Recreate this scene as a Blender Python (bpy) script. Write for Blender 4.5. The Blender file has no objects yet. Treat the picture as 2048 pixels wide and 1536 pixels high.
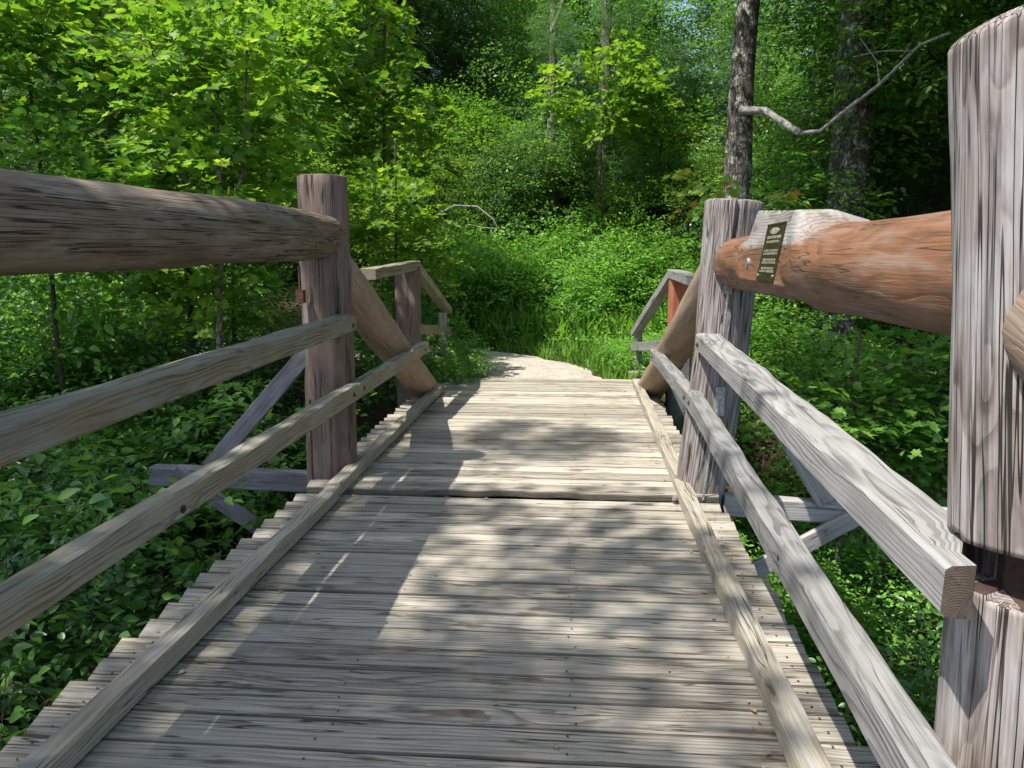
import bpy, math, random
import numpy as np
from mathutils import Vector, Matrix
R = math.radians
S = bpy.context.scene
C = S.collection
random.seed(7)
RNG = np.random.default_rng(11)

# ------------------------------------------------------------------ camera
cd = bpy.data.cameras.new('camera'); cam = bpy.data.objects.new('camera', cd); C.objects.link(cam)
cd.sensor_width = 36; cd.lens = 36 * 1580 / 2048; cd.clip_start = .05; cd.clip_end = 400
cam.location = (0, 0, 1.6); cam.rotation_euler = (R(90 - 8.92), 0, R(4.575))
S.camera = cam
# ------------------------------------------------------------------ sky, sun, exposure
SUN = Vector((-.42, -.30, 1.0)).normalized()          # towards the sun
el = math.asin(SUN.z); az = math.atan2(SUN.x, SUN.y)
W = bpy.data.worlds.new("World"); S.world = W; W.use_nodes = True
nt = W.node_tree; sky = nt.nodes.new('ShaderNodeTexSky'); sky.sky_type = 'NISHITA'; sky.sun_disc = False
sky.sun_elevation = el; sky.sun_rotation = az; sky.air_density = 1.0; sky.dust_density = 1.5
nt.links.new(sky.outputs[0], nt.nodes['Background'].inputs[0]); nt.nodes['Background'].inputs[1].default_value = .15
sd = bpy.data.lights.new('sun', 'SUN'); sd.energy = 4.6; sd.angle = R(.55); sd.color = (1, .955, .88)
so = bpy.data.objects.new('sun', sd); C.objects.link(so); so.rotation_euler = SUN.to_track_quat('Z', 'Y').to_euler()
S.view_settings.view_transform = 'Standard'; S.view_settings.look = 'None'
S.view_settings.exposure = .84; S.view_settings.gamma = 1; S.view_settings.use_curve_mapping = False
S.render.engine = 'CYCLES'
S.cycles.max_bounces = 7; S.cycles.diffuse_bounces = 4; S.cycles.glossy_bounces = 2
S.cycles.transmission_bounces = 4; S.cycles.transparent_max_bounces = 4
S.cycles.use_denoising = True

# ------------------------------------------------------------------ node helper
class NT:
    def __init__(s, name):
        s.m = bpy.data.materials.new(name); s.m.use_nodes = True; s.t = s.m.node_tree; s.t.nodes.clear()
        s.out = s.n('OutputMaterial')
    def n(s, typ, **kw):
        nd = s.t.nodes.new('ShaderNode' + typ)
        for k, v in kw.items(): setattr(nd, k, v)
        return nd
    def set(s, nd, i, v):
        if isinstance(v, bpy.types.NodeSocket): s.t.links.new(v, nd.inputs[i])
        elif v is not None: nd.inputs[i].default_value = v
    def math(s, op, a, b=None, c=None, clamp=False):
        nd = s.n('Math', operation=op, use_clamp=clamp); s.set(nd, 0, a); s.set(nd, 1, b)
        if c is not None: s.set(nd, 2, c)
        return nd.outputs[0]
    def vm(s, op, a, b=None):
        nd = s.n('VectorMath', operation=op); s.set(nd, 0, a); s.set(nd, 1, b)
        return nd.outputs['Value'] if op in ('LENGTH', 'DOT_PRODUCT', 'DISTANCE') else nd.outputs[0]
    def noise(s, vec, scale=1., detail=2., rough=.5, dist=0.):
        nd = s.n('TexNoise'); s.set(nd, 'Vector', vec); s.set(nd, 'Scale', scale); s.set(nd, 'Detail', detail)
        s.set(nd, 'Roughness', rough); s.set(nd, 'Distortion', dist); return nd.outputs[0]
    def ramp(s, f, a, b, lo=0., hi=1.):
        nd = s.n('MapRange', interpolation_type='SMOOTHSTEP'); s.set(nd, 0, f); s.set(nd, 1, a); s.set(nd, 2, b)
        s.set(nd, 3, lo); s.set(nd, 4, hi); return nd.outputs[0]
    def mix(s, f, a, b, mode='MIX'):
        nd = s.n('Mix', data_type='RGBA', blend_type=mode); s.set(nd, 0, f)
        s.set(nd, 6, (*a, 1) if isinstance(a, tuple) and len(a) == 3 else a)
        s.set(nd, 7, (*b, 1) if isinstance(b, tuple) and len(b) == 3 else b)
        return nd.outputs[2]
    def attr(s, name): return s.n('Attribute', attribute_name=name)
    def xyz(s, v):
        nd = s.n('SeparateXYZ'); s.set(nd, 0, v); return nd.outputs
    def comb(s, x, y, z):
        nd = s.n('CombineXYZ'); s.set(nd, 0, x); s.set(nd, 1, y); s.set(nd, 2, z); return nd.outputs[0]
    def bump(s, h, dist, strength=1.):
        nd = s.n('Bump'); s.set(nd, 'Height', h); s.set(nd, 'Distance', dist); s.set(nd, 'Strength', strength); return nd.outputs[0]
    def finish(s, col, rough=.8, normal=None, spec=.3):
        b = s.n('BsdfPrincipled'); s.set(b, 'Base Color', (*col, 1) if isinstance(col, tuple) and len(col) == 3 else col)
        s.set(b, 'Roughness', rough); s.set(b, 'Specular IOR Level', spec)
        if normal is not None: s.set(b, 'Normal', normal)
        s.t.links.new(b.outputs[0], s.out.inputs[0]); return s.m

# 'wc' attribute: x = along the grain, (y, z) = distance from the pith, in metres; 'rnd' one number per piece
def wood(name, early, late, stain, ring=.008, ringamt=.6, knot=1., crack=.5, warp=.016, grey=(.36, .35, .34), greyamt=.3,
         blotch=.4, bumpd=.0022, streak=.5, rough=.85, spec=.25, kscale=(2.0, 9.0), stainlow=.52, cth=(.016, .004), cmask=(.45, .62), alt=None, tonevar=.34, cf=34.):
    s = NT(name); a = s.attr('wc').outputs['Vector']; rnd = s.attr('rnd').outputs['Fac']
    x, y, z = s.xyz(a)[:3]
    if alt:
        ob = s.xyz(s.n('TexCoord').outputs['Object']); nz = s.math('MULTIPLY', s.math('SUBTRACT', s.noise(s.n('TexCoord').outputs['Object'], 14., 3.), .5), .05)
        mk = s.math('MULTIPLY', s.ramp(s.math('ADD', ob[2], nz), 1.655, 1.675), s.math('MULTIPLY', s.ramp(ob[1], 3.22, 3.42), s.ramp(ob[1], 4.5, 4.66, 1., 0.)))
        early = s.mix(mk, early, alt[0]); late = s.mix(mk, late, alt[1]); grey = s.mix(mk, grey, alt[2]); stain = s.mix(mk, stain, alt[1])
    low = s.comb(s.math('MULTIPLY', x, 1.3), s.math('MULTIPLY', y, 8.), s.math('MULTIPLY', z, 8.))
    w = s.math('SUBTRACT', s.noise(low, 1., 2., .55), .5)
    kv = s.comb(s.math('MULTIPLY', x, kscale[0]), s.math('MULTIPLY', y, kscale[1]), s.math('MULTIPLY', z, kscale[1]))
    vo = s.n('TexVoronoi'); s.set(vo, 'Vector', kv); s.set(vo, 'Scale', 1.); s.set(vo, 'Randomness', .95)
    kd = s.math('ADD', vo.outputs['Distance'], s.math('MULTIPLY', s.math('SUBTRACT', s.noise(a, 30., 2.), .5), .06))
    kbump = s.ramp(kd, .0, .42, 1., 0.)
    kcore = s.math('MULTIPLY', s.ramp(kd, .055, .10, 1., 0.), knot, clamp=True)
    khalo = s.math('MULTIPLY', s.ramp(kd, .07, .22, 1., 0.), knot, clamp=True)
    rr = s.vm('LENGTH', s.comb(0., y, z))
    r = s.math('ADD', rr, s.math('MULTIPLY', w, warp * 4))
    r = s.math('ADD', r, s.math('MULTIPLY', kbump, .030 * knot))
    fr = s.math('FRACT', s.math('DIVIDE', r, ring))
    band = s.math('MULTIPLY', s.ramp(fr, .35, .85), s.ramp(fr, .9, 1., 1., 0.))
    rstr = s.ramp(s.noise(s.comb(s.math('MULTIPLY', x, .8), s.math('MULTIPLY', y, 14.), s.math('MULTIPLY', z, 14.)), 1., 2.), .3, .62, .25, 1.)
    band = s.math('MULTIPLY', band, rstr)
    fine = s.noise(s.comb(s.math('MULTIPLY', x, 4.), s.math('MULTIPLY', y, 170.), s.math('MULTIPLY', z, 170.)), 1., 3., .6)
    st = s.noise(s.comb(s.math('MULTIPLY', x, 1.2), s.math('MULTIPLY', y, 50.), s.math('MULTIPLY', z, 50.)), 1., 3., .6)
    cr = s.noise(s.comb(s.math('MULTIPLY', x, 1.1), s.math('MULTIPLY', y, cf), s.math('MULTIPLY', z, cf)), 1., 1.5, .45)
    crm = s.noise(s.comb(s.math('MULTIPLY', x, 1.5), s.math('MULTIPLY', y, 10.), s.math('MULTIPLY', z, 10.)), 1.3, 2.)
    crk = s.math('MULTIPLY', s.ramp(s.math('ABSOLUTE', s.math('SUBTRACT', cr, .5)), *cth), s.ramp(crm, *cmask))
    crk = s.math('MULTIPLY', crk, crack)
    if alt: crk = s.math('MULTIPLY', crk, s.math('SUBTRACT', 1., mk))
    bl = s.noise(s.comb(s.math('MULTIPLY', x, 3.), s.math('MULTIPLY', y, 12.), s.math('MULTIPLY', z, 12.)), 1., 4., .62)
    col = s.mix(s.math('MULTIPLY', band, ringamt), early, late)
    col = s.mix(s.math('MULTIPLY', s.ramp(bl, .42, .7), greyamt), col, grey)
    col = s.mix(s.math('MULTIPLY', s.ramp(bl, stainlow - .12, stainlow - .30), blotch), col, stain)
    k1 = s.mix(s.math('MULTIPLY', khalo, .55), col, late)
    k1 = s.mix(s.math('MULTIPLY', kcore, .8), k1, s.mix(s.ramp(s.math('FRACT', s.math('MULTIPLY', rnd, 7.31)), .3, .6), stain, grey))
    col = k1
    g = s.math('ADD', s.math('MULTIPLY', s.math('SUBTRACT', st, .5), 1.1 * streak), s.math('MULTIPLY', s.math('SUBTRACT', fine, .5), .8 * streak))
    g = s.math('ADD', g, s.math('MULTIPLY', s.math('SUBTRACT', rnd, .5), tonevar))
    g = s.math('ADD', g, 1.)
    col = s.mix(1., col, s.comb(g, g, g), 'MULTIPLY')
    col = s.mix(crk, col, (.028, .022, .018))
    hgt = s.math('ADD', s.math('MULTIPLY', band, .35 * min(1, ringamt * 1.4)), s.math('MULTIPLY', fine, .45))
    hgt = s.math('ADD', hgt, s.math('MULTIPLY', st, .6))
    hgt = s.math('SUBTRACT', hgt, s.math('MULTIPLY', crk, 1.4))
    hgt = s.math('ADD', hgt, s.math('MULTIPLY', kcore, .4))
    return s.finish(col, rough, s.bump(hgt, bumpd), spec)

M = {}
M['deck'] = wood('deck_wood', (.415, .373, .305), (.17, .14, .105), (.09, .068, .043), ring=.015, ringamt=.85, cmask=(.36, .56), knot=1., crack=.9, warp=.014,
                 grey=(.39, .365, .315), greyamt=.5, blotch=.9, tonevar=.6, streak=.9, bumpd=.003, kscale=(1.15, 5.0), stainlow=.57)
M['deck_edge'] = wood('dark_plank_flank', (.15, .13, .10), (.045, .036, .027), (.04, .03, .02), ring=.01, ringamt=.6, knot=0., crack=.5, grey=(.16, .15, .12), greyamt=.4, blotch=.5, streak=.9)
M['rail'] = wood('rail_wood', (.28, .245, .17), (.085, .06, .038), (.10, .085, .07), ring=.017, ringamt=.85, knot=1., crack=.45, warp=.02,
                 grey=(.36, .37, .36), greyamt=.4, blotch=.35, streak=.4, kscale=(1.3, 8.0))
M['pale'] = wood('bleached_rail_wood', (.235, .23, .22), (.085, .078, .072), (.08, .072, .066), ring=.015, ringamt=.75, knot=1., crack=.6, warp=.02,
                 grey=(.29, .282, .27), greyamt=.5, blotch=.55, streak=.7, kscale=(1.3, 8.0))
M['curb'] = wood('curb_wood', (.33, .29, .22), (.15, .12, .085), (.10, .09, .07), ring=.013, ringamt=.6, crack=.9, warp=.016,
                 grey=(.36, .36, .35), greyamt=.5, blotch=.5, streak=.7)
M['post'] = wood('post_wood', (.27, .232, .212), (.115, .088, .078), (.10, .068, .055), ring=.012, ringamt=.9, crack=1., cf=60., cth=(.04, .012), cmask=(.36, .56), warp=.022, knot=.6,
                 grey=(.37, .36, .355), greyamt=.75, blotch=.85, streak=1.5, bumpd=.003)
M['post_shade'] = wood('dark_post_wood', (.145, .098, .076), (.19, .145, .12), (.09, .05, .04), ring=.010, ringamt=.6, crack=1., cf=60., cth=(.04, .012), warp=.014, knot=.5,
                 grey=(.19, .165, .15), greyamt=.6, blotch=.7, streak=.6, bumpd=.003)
M['brace'] = wood('brace_wood', (.26, .185, .13), (.38, .27, .18), (.14, .085, .055), ring=.009, ringamt=.55, crack=.6, warp=.02, knot=.7,
                 grey=(.30, .25, .21), greyamt=.5, blotch=.7, streak=.5, bumpd=.003)
M['logL'] = wood('grey_log_wood', (.175, .13, .09), (.10, .072, .05), (.10, .055, .035), ring=.012, ringamt=.5, crack=1., cmask=(.36,.56), cf=85., cth=(.035,.01), warp=.014, knot=.7,
                 grey=(.25, .22, .18), greyamt=.65, blotch=.8, streak=.65, bumpd=.004)
M['logR'] = wood('red_log_wood', (.18, .078, .034), (.09, .04, .021), (.095, .055, .035), ring=.013, ringamt=.7, crack=.85, cmask=(.40,.58), cf=60., cth=(.022,.006), warp=.014, knot=.6,
                 grey=(.20, .145, .115), greyamt=.7, stainlow=.60, blotch=.8, streak=.55, bumpd=.004, rough=.6, spec=.45, alt=((.27, .24, .22), (.12, .10, .088), (.33, .315, .30)))
M['logflat'] = wood('planed_grey_wood', (.36, .33, .31), (.16, .14, .125), (.20, .13, .09), ring=.013, ringamt=.85, crack=.6, warp=.008, knot=.5,
                 grey=(.44, .43, .42), greyamt=.5, blotch=.3, streak=.4, kscale=(1.2, 5.))
M['redpost'] = wood('orange_post_wood', (.36, .125, .062), (.24, .08, .04), (.22, .07, .04), ring=.010, ringamt=.4, crack=.4, warp=.012, knot=.3,
                 grey=(.5, .22, .13), greyamt=.4, blotch=.4, streak=.5)
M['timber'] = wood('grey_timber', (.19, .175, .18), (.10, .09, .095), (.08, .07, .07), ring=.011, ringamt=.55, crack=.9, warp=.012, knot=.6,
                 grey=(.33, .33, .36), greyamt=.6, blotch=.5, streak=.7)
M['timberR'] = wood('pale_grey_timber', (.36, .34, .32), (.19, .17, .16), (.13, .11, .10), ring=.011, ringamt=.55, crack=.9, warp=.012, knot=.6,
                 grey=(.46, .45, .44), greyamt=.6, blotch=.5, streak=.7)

def simple(name, col, rough=.6, metal=0., nscale=40., var=.35, spec=.4):
    s = NT(name); tc = s.n('TexCoord').outputs['Object']; f = s.noise(tc, nscale, 4., .6)
    c2 = tuple(c * (1 - var) for c in col); c3 = tuple(min(1, c * (1 + var)) for c in col)
    m = s.finish(s.mix(s.ramp(f, .3, .7), c2, c3), rough, s.bump(f, .001), spec)
    [n for n in s.t.nodes if n.type == 'BSDF_PRINCIPLED'][0].inputs['Metallic'].default_value = metal
    return m
M['nail'] = simple('nail_head', (.035, .03, .028), .6)
M['steel'] = simple('galvanised_steel', (.42, .44, .46), .4, .7)
M['rust'] = simple('rusty_iron', (.10, .05, .03), .8, .3)
M['bronze'] = simple('bronze_plate', (.055, .044, .022), .4, .5)
M['bronze2'] = simple('raised_bronze', (.50, .45, .36), .35, .5)
M['recess_shade'] = simple('recess_shade_wood', (.05, .03, .022), .9)  # near-black brown, the shade inside recesses put into the colour
M['endgrain'] = wood('end_grain_wood', (.10, .075, .06), (.04, .03, .024), (.04, .03, .02), ring=.006, ringamt=.8, crack=.5, knot=0., warp=.004, grey=(.14, .12, .10), greyamt=.4)

def bark(name, a, b, lich, lamt=.5, sc=1.):
    s = NT(name); tc = s.n('TexCoord').outputs['Object']; x, y, z = s.xyz(tc)[:3]
    v = s.comb(s.math('MULTIPLY', x, 34 * sc), s.math('MULTIPLY', y, 34 * sc), s.math('MULTIPLY', z, 11 * sc))
    f = s.noise(v, .8, 4., .7, .6); vo = s.n('TexVoronoi', feature='DISTANCE_TO_EDGE'); s.set(vo, 'Vector', s.vm('ADD', v, s.comb(s.math('MULTIPLY', f, 2.5), f, f))); s.set(vo, 'Scale', .7)
    fis = s.ramp(vo.outputs['Distance'], 0., .12, 1., 0.)
    l = s.ramp(s.noise(tc, 7. * sc, 5., .75), .5, .62)
    col = s.mix(s.ramp(f, .3, .7), a, b); col = s.mix(s.math('MULTIPLY', l, lamt), col, lich); col = s.mix(s.math('MULTIPLY', fis, .5), col, tuple(c * .3 for c in a))
    h = s.math('SUBTRACT', f, fis)
    return s.finish(col, .95, s.bump(h, .02), .1)
M['bark_lichen'] = bark('lichen_bark', (.07, .058, .05), (.17, .15, .13), (.47, .48, .40), .95)
M['bark_pale'] = bark('pale_bark', (.20, .16, .125), (.34, .28, .235), (.42, .42, .36), .6)
M['bark_dark'] = bark('dark_bark', (.045, .038, .033), (.09, .075, .06), (.13, .14, .11), .4)
M['twig'] = bark('twig_bark', (.12, .09, .065), (.22, .175, .13), (.30, .30, .24), .4, 4.)
M['deadwood'] = bark('bleached_dead_wood', (.42, .39, .35), (.62, .59, .54), (.46, .48, .38), .7, 3.)

def leafmat(name, ca, cb, cc, trans=.38, rough=.45, spec=.35, tb=1.5):
    s = NT(name); lv = s.attr('lv').outputs['Fac']; ob = s.n('ObjectInfo').outputs['Random']
    col = s.mix(s.ramp(lv, .0, .6), ca, cb); col = s.mix(s.ramp(lv, .62, 1.), col, cc)
    g = s.math('ADD', .82, s.math('MULTIPLY', ob, .36)); col = s.mix(1., col, s.comb(g, g, g), 'MULTIPLY')
    b = s.n('BsdfPrincipled'); s.set(b, 'Base Color', col); s.set(b, 'Roughness', rough); s.set(b, 'Specular IOR Level', spec)
    t = s.n('BsdfTranslucent'); s.set(t, 'Color', s.mix(1., col, (1.15 * tb, 1.25 * tb, .55 * tb), 'MULTIPLY'))
    mx = s.n('MixShader'); s.set(mx, 0, trans); s.t.links.new(b.outputs[0], mx.inputs[1]); s.t.links.new(t.outputs[0], mx.inputs[2])
    s.t.links.new(mx.outputs[0], s.out.inputs[0]); return s.m
M['lf_maple'] = leafmat('bright_maple_leaf', (.055, .13, .02), (.145, .265, .03), (.30, .39, .05), .45)
M['lf_mid'] = leafmat('mid_green_leaf', (.06, .15, .028), (.115, .255, .042), (.21, .36, .065))
M['lf_bank'] = leafmat('fresh_shrub_leaf', (.085, .21, .035), (.14, .31, .05), (.24, .42, .08), .4)
M['lf_cool'] = leafmat('blue_green_leaf', (.075, .17, .06), (.13, .27, .10), (.22, .37, .15), .34, .36, .5)
M['lf_dark'] = leafmat('dark_conifer_leaf', (.03, .075, .02), (.065, .145, .04), (.11, .21, .055), .3)
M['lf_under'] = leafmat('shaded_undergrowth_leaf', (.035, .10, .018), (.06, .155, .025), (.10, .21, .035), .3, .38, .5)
M['lf_grass'] = leafmat('grass_blade', (.11, .25, .035), (.17, .34, .05), (.27, .42, .10), .35)
M['lf_red'] = leafmat('young_red_maple_leaf', (.09, .19, .025), (.15, .26, .03), (.34, .16, .05), .4)
M['straw'] = simple('dead_stalk', (.33, .25, .15), .9)

def groundmat():
    s = NT('forest_floor'); tc = s.n('TexCoord').outputs['Object']
    f = s.noise(tc, 3., 6., .7); g = s.noise(tc, 45., 3., .6)
    col = s.mix(s.ramp(f, .35, .65), (.028, .022, .013), (.075, .05, .03)); col = s.mix(s.math('MULTIPLY', s.ramp(g, .55, .7), .6), col, (.16, .10, .055))
    return s.finish(col, .95, s.bump(g, .02), .1)
M['ground'] = groundmat()
def gravelmat():
    s = NT('fine_gravel'); tc = s.n('TexCoord').outputs['Object']
    vo = s.n('TexVoronoi'); s.set(vo, 'Vector', tc); s.set(vo, 'Scale', 55.)
    f = s.noise(tc, 4., 4., .6)
    cc = s.n('SeparateColor'); s.t.links.new(vo.outputs['Color'], cc.inputs[0])
    col = s.mix(cc.outputs[0], (.30, .265, .225), (.58, .52, .44)); col = s.mix(s.math('MULTIPLY', s.ramp(f, .45, .65), .35), col, (.22, .19, .13))
    return s.finish(col, .95, s.bump(vo.outputs['Distance'], .012), .15)
M['gravel'] = gravelmat()
def rockmat():
    s = NT('stream_rock'); tc = s.n('TexCoord').outputs['Object']; f = s.noise(tc, 9., 6., .65)
    col = s.mix(s.ramp(f, .35, .65), (.14, .13, .115), (.36, .33, .30)); g = s.noise(tc, 2., 2.); col = s.mix(s.math('MULTIPLY', s.ramp(g, .5, .7), .5), col, (.34, .20, .11))
    return s.finish(col, .85, s.bump(f, .02), .3)
M['rock'] = rockmat()
def watermat():
    s = NT('stream_water'); tc = s.n('TexCoord').outputs['Object']; f = s.noise(tc, 9., 3., .6)
    return s.finish((.012, .014, .009), .06, s.bump(f, .02), .5)
M['water'] = watermat()

# ------------------------------------------------------------------ object helpers
def tag(o, label=None, cat=None, group=None, kind=None):
    if label: o['label'] = label
    if cat: o['category'] = cat
    if group: o['group'] = group
    if kind: o['kind'] = kind
    return o
def empty(name, loc=(0, 0, 0), rz=0):
    o = bpy.data.objects.new(name, None); C.objects.link(o); o.location = loc; o.rotation_euler = (0, 0, rz); o.empty_display_size = .2; return o

class MB:
    def __init__(s): s.v = []; s.f = []; s.wc = []; s.rn = []; s.sm = []; s.mi = []
    def sweep(s, rings, wcs, rnd, smooth=False, mi=0, capmi=None, capin=0.):
        """rings: list of lists of points (same count); closes with caps"""
        n = len(rings[0]); b = len(s.v)
        for rg, wg in zip(rings, wcs):
            s.v += [tuple(p) for p in rg]; s.wc += [tuple(q) for q in wg]; s.rn += [rnd] * n
        for i in range(len(rings) - 1):
            for j in range(n):
                k = (j + 1) % n
                s.f.append((b + i * n + j, b + i * n + k, b + (i + 1) * n + k, b + (i + 1) * n + j)); s.sm.append(smooth); s.mi.append(mi)
        for e, (rg, wg) in ((0, (rings[0], wcs[0])), (1, (rings[-1], wcs[-1]))):
            c = sum((Vector(p) for p in rg), Vector()) / n; w = sum((Vector(p) for p in wg), Vector()) / n
            cb = len(s.v); s.v += [tuple(p) for p in rg] + [tuple(c)]; s.wc += [tuple(q) for q in wg] + [tuple(w)]; s.rn += [rnd] * (n + 1)
            for j in range(n):
                k = (j + 1) % n
                s.f.append((cb + k, cb + j, cb + n) if e == 0 else (cb + j, cb + k, cb + n)); s.sm.append(False); s.mi.append(mi if capmi is None else capmi)
    def build(s, name, mats, parent=None):
        me = bpy.data.meshes.new(name); me.from_pydata(s.v, [], s.f); me.update()
        a = me.attributes.new('wc', 'FLOAT_VECTOR', 'POINT'); a.data.foreach_set('vector', np.array(s.wc, dtype=np.float32).ravel())
        a = me.attributes.new('rnd', 'FLOAT', 'POINT'); a.data.foreach_set('value', np.array(s.rn, dtype=np.float32))
        for m in (mats if isinstance(mats, (list, tuple)) else [mats]): me.materials.append(M[m] if isinstance(m, str) else m)
        me.polygons.foreach_set('use_smooth', s.sm); me.polygons.foreach_set('material_index', s.mi)
        o = bpy.data.objects.new(name, me); C.objects.link(o)
        if parent: o.parent = parent
        return o

def frame(d, up=Vector((0, 0, 1))):
    d = d.normalized(); side = d.cross(up)
    if side.length < 1e-4: side = Vector((1, 0, 0))
    side.normalize(); return d, side, side.cross(d).normalized()

def beam(mb, p0, p1, w, h, up=Vector((0, 0, 1)), ch=.006, seg=14, wav=.0025, pith=None, mi=0, capmi=None, cutx=(0, 0)):
    """sawn timber, w across, h along 'up'"""
    p0 = Vector(p0); p1 = Vector(p1); L = (p1 - p0).length; d, sd, u = frame(p1 - p0, up)
    o = pith or (random.uniform(-.05, .05), random.choice((-1, 1)) * random.uniform(.03, .12)); ax = random.uniform(0, 90); ph = random.uniform(0, 9)
    prof = [(-w/2, -h/2 + ch), (-w/2 + ch, -h/2), (w/2 - ch, -h/2), (w/2, -h/2 + ch), (w/2, h/2 - ch), (w/2 - ch, h/2), (-w/2 + ch, h/2), (-w/2, h/2 - ch)]
    rings = []; wcs = []
    seg = max(2, int(seg))
    for i in range(seg + 1):
        t = i / seg; q = p0 + d * (t * L)
        rg = []; wg = []
        for j, (a, b) in enumerate(prof):
            e = wav * (math.sin(t * L * 5.1 + ph + j * 1.9) + .6 * math.sin(t * L * 13 + ph * 2 + j * 2.7))
            rg.append(q + sd * (a + (e if a > 0 else -e)) + u * (b + e * .7)); wg.append((ax + t * L, a + o[0], b + o[1]))
        rings.append(rg); wcs.append(wg)
    mb.sweep(rings, wcs, random.random(), False, mi, capmi)

def log(mb, pts, rad, n=36, seg=30, lump=.012, ph=None, capr=.02, mi=0, fn=None, pithoff=.0):
    """round timber through points pts (interpolated), radius function of t"""
    pts = [Vector(p) for p in pts]; ph = random.uniform(0, 9) if ph is None else ph; ax = random.uniform(0, 90)
    lens = [0]
    for a, b in zip(pts, pts[1:]): lens.append(lens[-1] + (b - a).length)
    L = lens[-1]
    ts = [0, capr * .25 / L, capr * .6 / L, capr / L] + [capr / L + (1 - 2 * capr / L) * i / seg for i in range(1, seg)] + [1 - capr / L, 1 - capr * .6 / L, 1 - capr * .25 / L, 1]
    rings = []; wcs = []
    d, sd, u = frame(pts[-1] - pts[0], Vector((0, 0, 1)) if abs((pts[-1] - pts[0]).normalized().z) < .9 else Vector((0, 1, 0)))
    for t in ts:
        s_ = t * L; k = max(i for i in range(len(lens) - 1) if lens[i] <= s_ + 1e-9); k = min(k, len(pts) - 2)
        q = pts[k].lerp(pts[k + 1], (s_ - lens[k]) / (lens[k + 1] - lens[k]))
        e = min(t, 1 - t) * L; cr = 1 if e >= capr else (1 - .16 * (1 - e / capr) ** 2)
        rg = []; wg = []
        for j in range(n):
            a = 2 * math.pi * j / n
            r = (rad(t) if callable(rad) else rad) * cr + lump * (.5 * math.sin(2 * a + ph + s_ * .9) + .3 * math.sin(3 * a - ph + s_ * 2.1) + .25 * math.sin(5 * a + s_ * 3.7 + ph) + .15 * math.sin(9 * a + s_ * 7 - ph))
            p = q + sd * (math.cos(a) * r) + u * (math.sin(a) * r)
            if fn: p = fn(p, q)
            rg.append(p); wg.append((ax + s_, (p - q).dot(sd) + pithoff, (p - q).dot(u)))
        rings.append(rg); wcs.append(wg)
    mb.sweep(rings, wcs, random.random(), True, mi)

def box(mb, c, sx, sy, sz, rot=None, mi=0, ch=.002):
    c = Vector(c); r = rot or Matrix.Identity(3)
    p0 = c - r @ Vector((0, 0, sz / 2)); p1 = c + r @ Vector((0, 0, sz / 2)); rings = []; wcs = []
    for q in (p0, p1):
        rg = [q + r @ Vector((a * sx / 2, b * sy / 2, 0)) for a, b in ((-1, -1), (1, -1), (1, 1), (-1, 1))]
        rings.append(rg); wcs.append([(v.z, v.x, v.y) for v in rg])
    mb.sweep(rings, wcs, random.random(), False, mi)

def rod(mb, p0, p1, r, n=8, mi=0):
    p0 = Vector(p0); p1 = Vector(p1); d, sd, u = frame(p1 - p0, Vector((0, 1, 0)) if abs((p1 - p0).normalized().z) > .9 else Vector((0, 0, 1)))
    rings = [[q + sd * (math.cos(2 * math.pi * j / n) * r) + u * (math.sin(2 * math.pi * j / n) * r) for j in range(n)] for q in (p0, p1)]
    mb.sweep(rings, [[tuple(v) for v in rg] for rg in rings], random.random(), True, mi)

# ================================================================== THE BRIDGE
bridge = tag(empty('wooden_footbridge', (0, 5, 0)), 'weathered timber footbridge with plank deck, log rails and round king posts crossing the ravine', 'footbridge')
bridge.location = (0, 0, 0)
PITCH = .1765
def deck_board(mb, y0, w, xl, xr, z, skew=.038, th=.042, broken=False, seg=26):
    ax = random.uniform(0, 90); oy = random.uniform(-.12, .12); oz = -random.uniform(.05, .22); ph = random.uniform(0, 9); rnd = random.random()
    ch = .0055; cup = random.uniform(-.0015, .003); tw = random.uniform(-.0025, .0025)
    rings = []; wcs = []
    for i in range(seg + 1):
        t = i / seg
        e1 = .0016 * math.sin(t * 9 + ph) + .0012 * math.sin(t * 31 + ph); e2 = .0016 * math.sin(t * 8 + ph * 2) + .001 * math.sin(t * 27 + ph)
        ya = y0 + e1; yb = y0 + w + e2
        if broken:
            bt = max(0., math.sin(max(0, min(1, (t - .27) / .42)) * math.pi)) ** .5
            ya += bt * (.035 + .014 * math.sin(t * 41)) + .01 * abs(math.sin(t * 23)) + (.02 if t < .05 else 0)
        zt = z + tw * (t - .5) * 2 + .001 * math.sin(t * 7 + ph)
        prof = [(ya, zt - ch), (ya, zt - th + ch), (ya + ch, zt - th), (yb - ch, zt - th), (yb, zt - th + ch), (yb, zt - ch), (yb - ch, zt), ((ya + yb) / 2, zt + cup), (ya + ch, zt)]
        rg = []; wg = []
        for (yy, zz) in prof:
            f = (yy - y0) / w
            xs = xl + skew * (1 - f); x = xs + (xr + (1 - f) * -skew * .4 - xs) * t
            rg.append(Vector((x, yy, zz))); wg.append((ax + x, yy - y0 + oy, zz - z + oz))
        rings.append(rg); wcs.append(wg)
    # orientation: sweep along +x
    f0 = len(mb.f)
    mb.sweep([list(reversed(r)) for r in rings], [list(reversed(w_)) for w_ in wcs], rnd, False, 0)
    for k_ in range(len(rings) - 1):                    # darker flanks and arrises of each plank, giving dark gap lines
        for j_ in range(2, 9): mb.mi[f0 + k_ * 9 + j_] = 2
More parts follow.
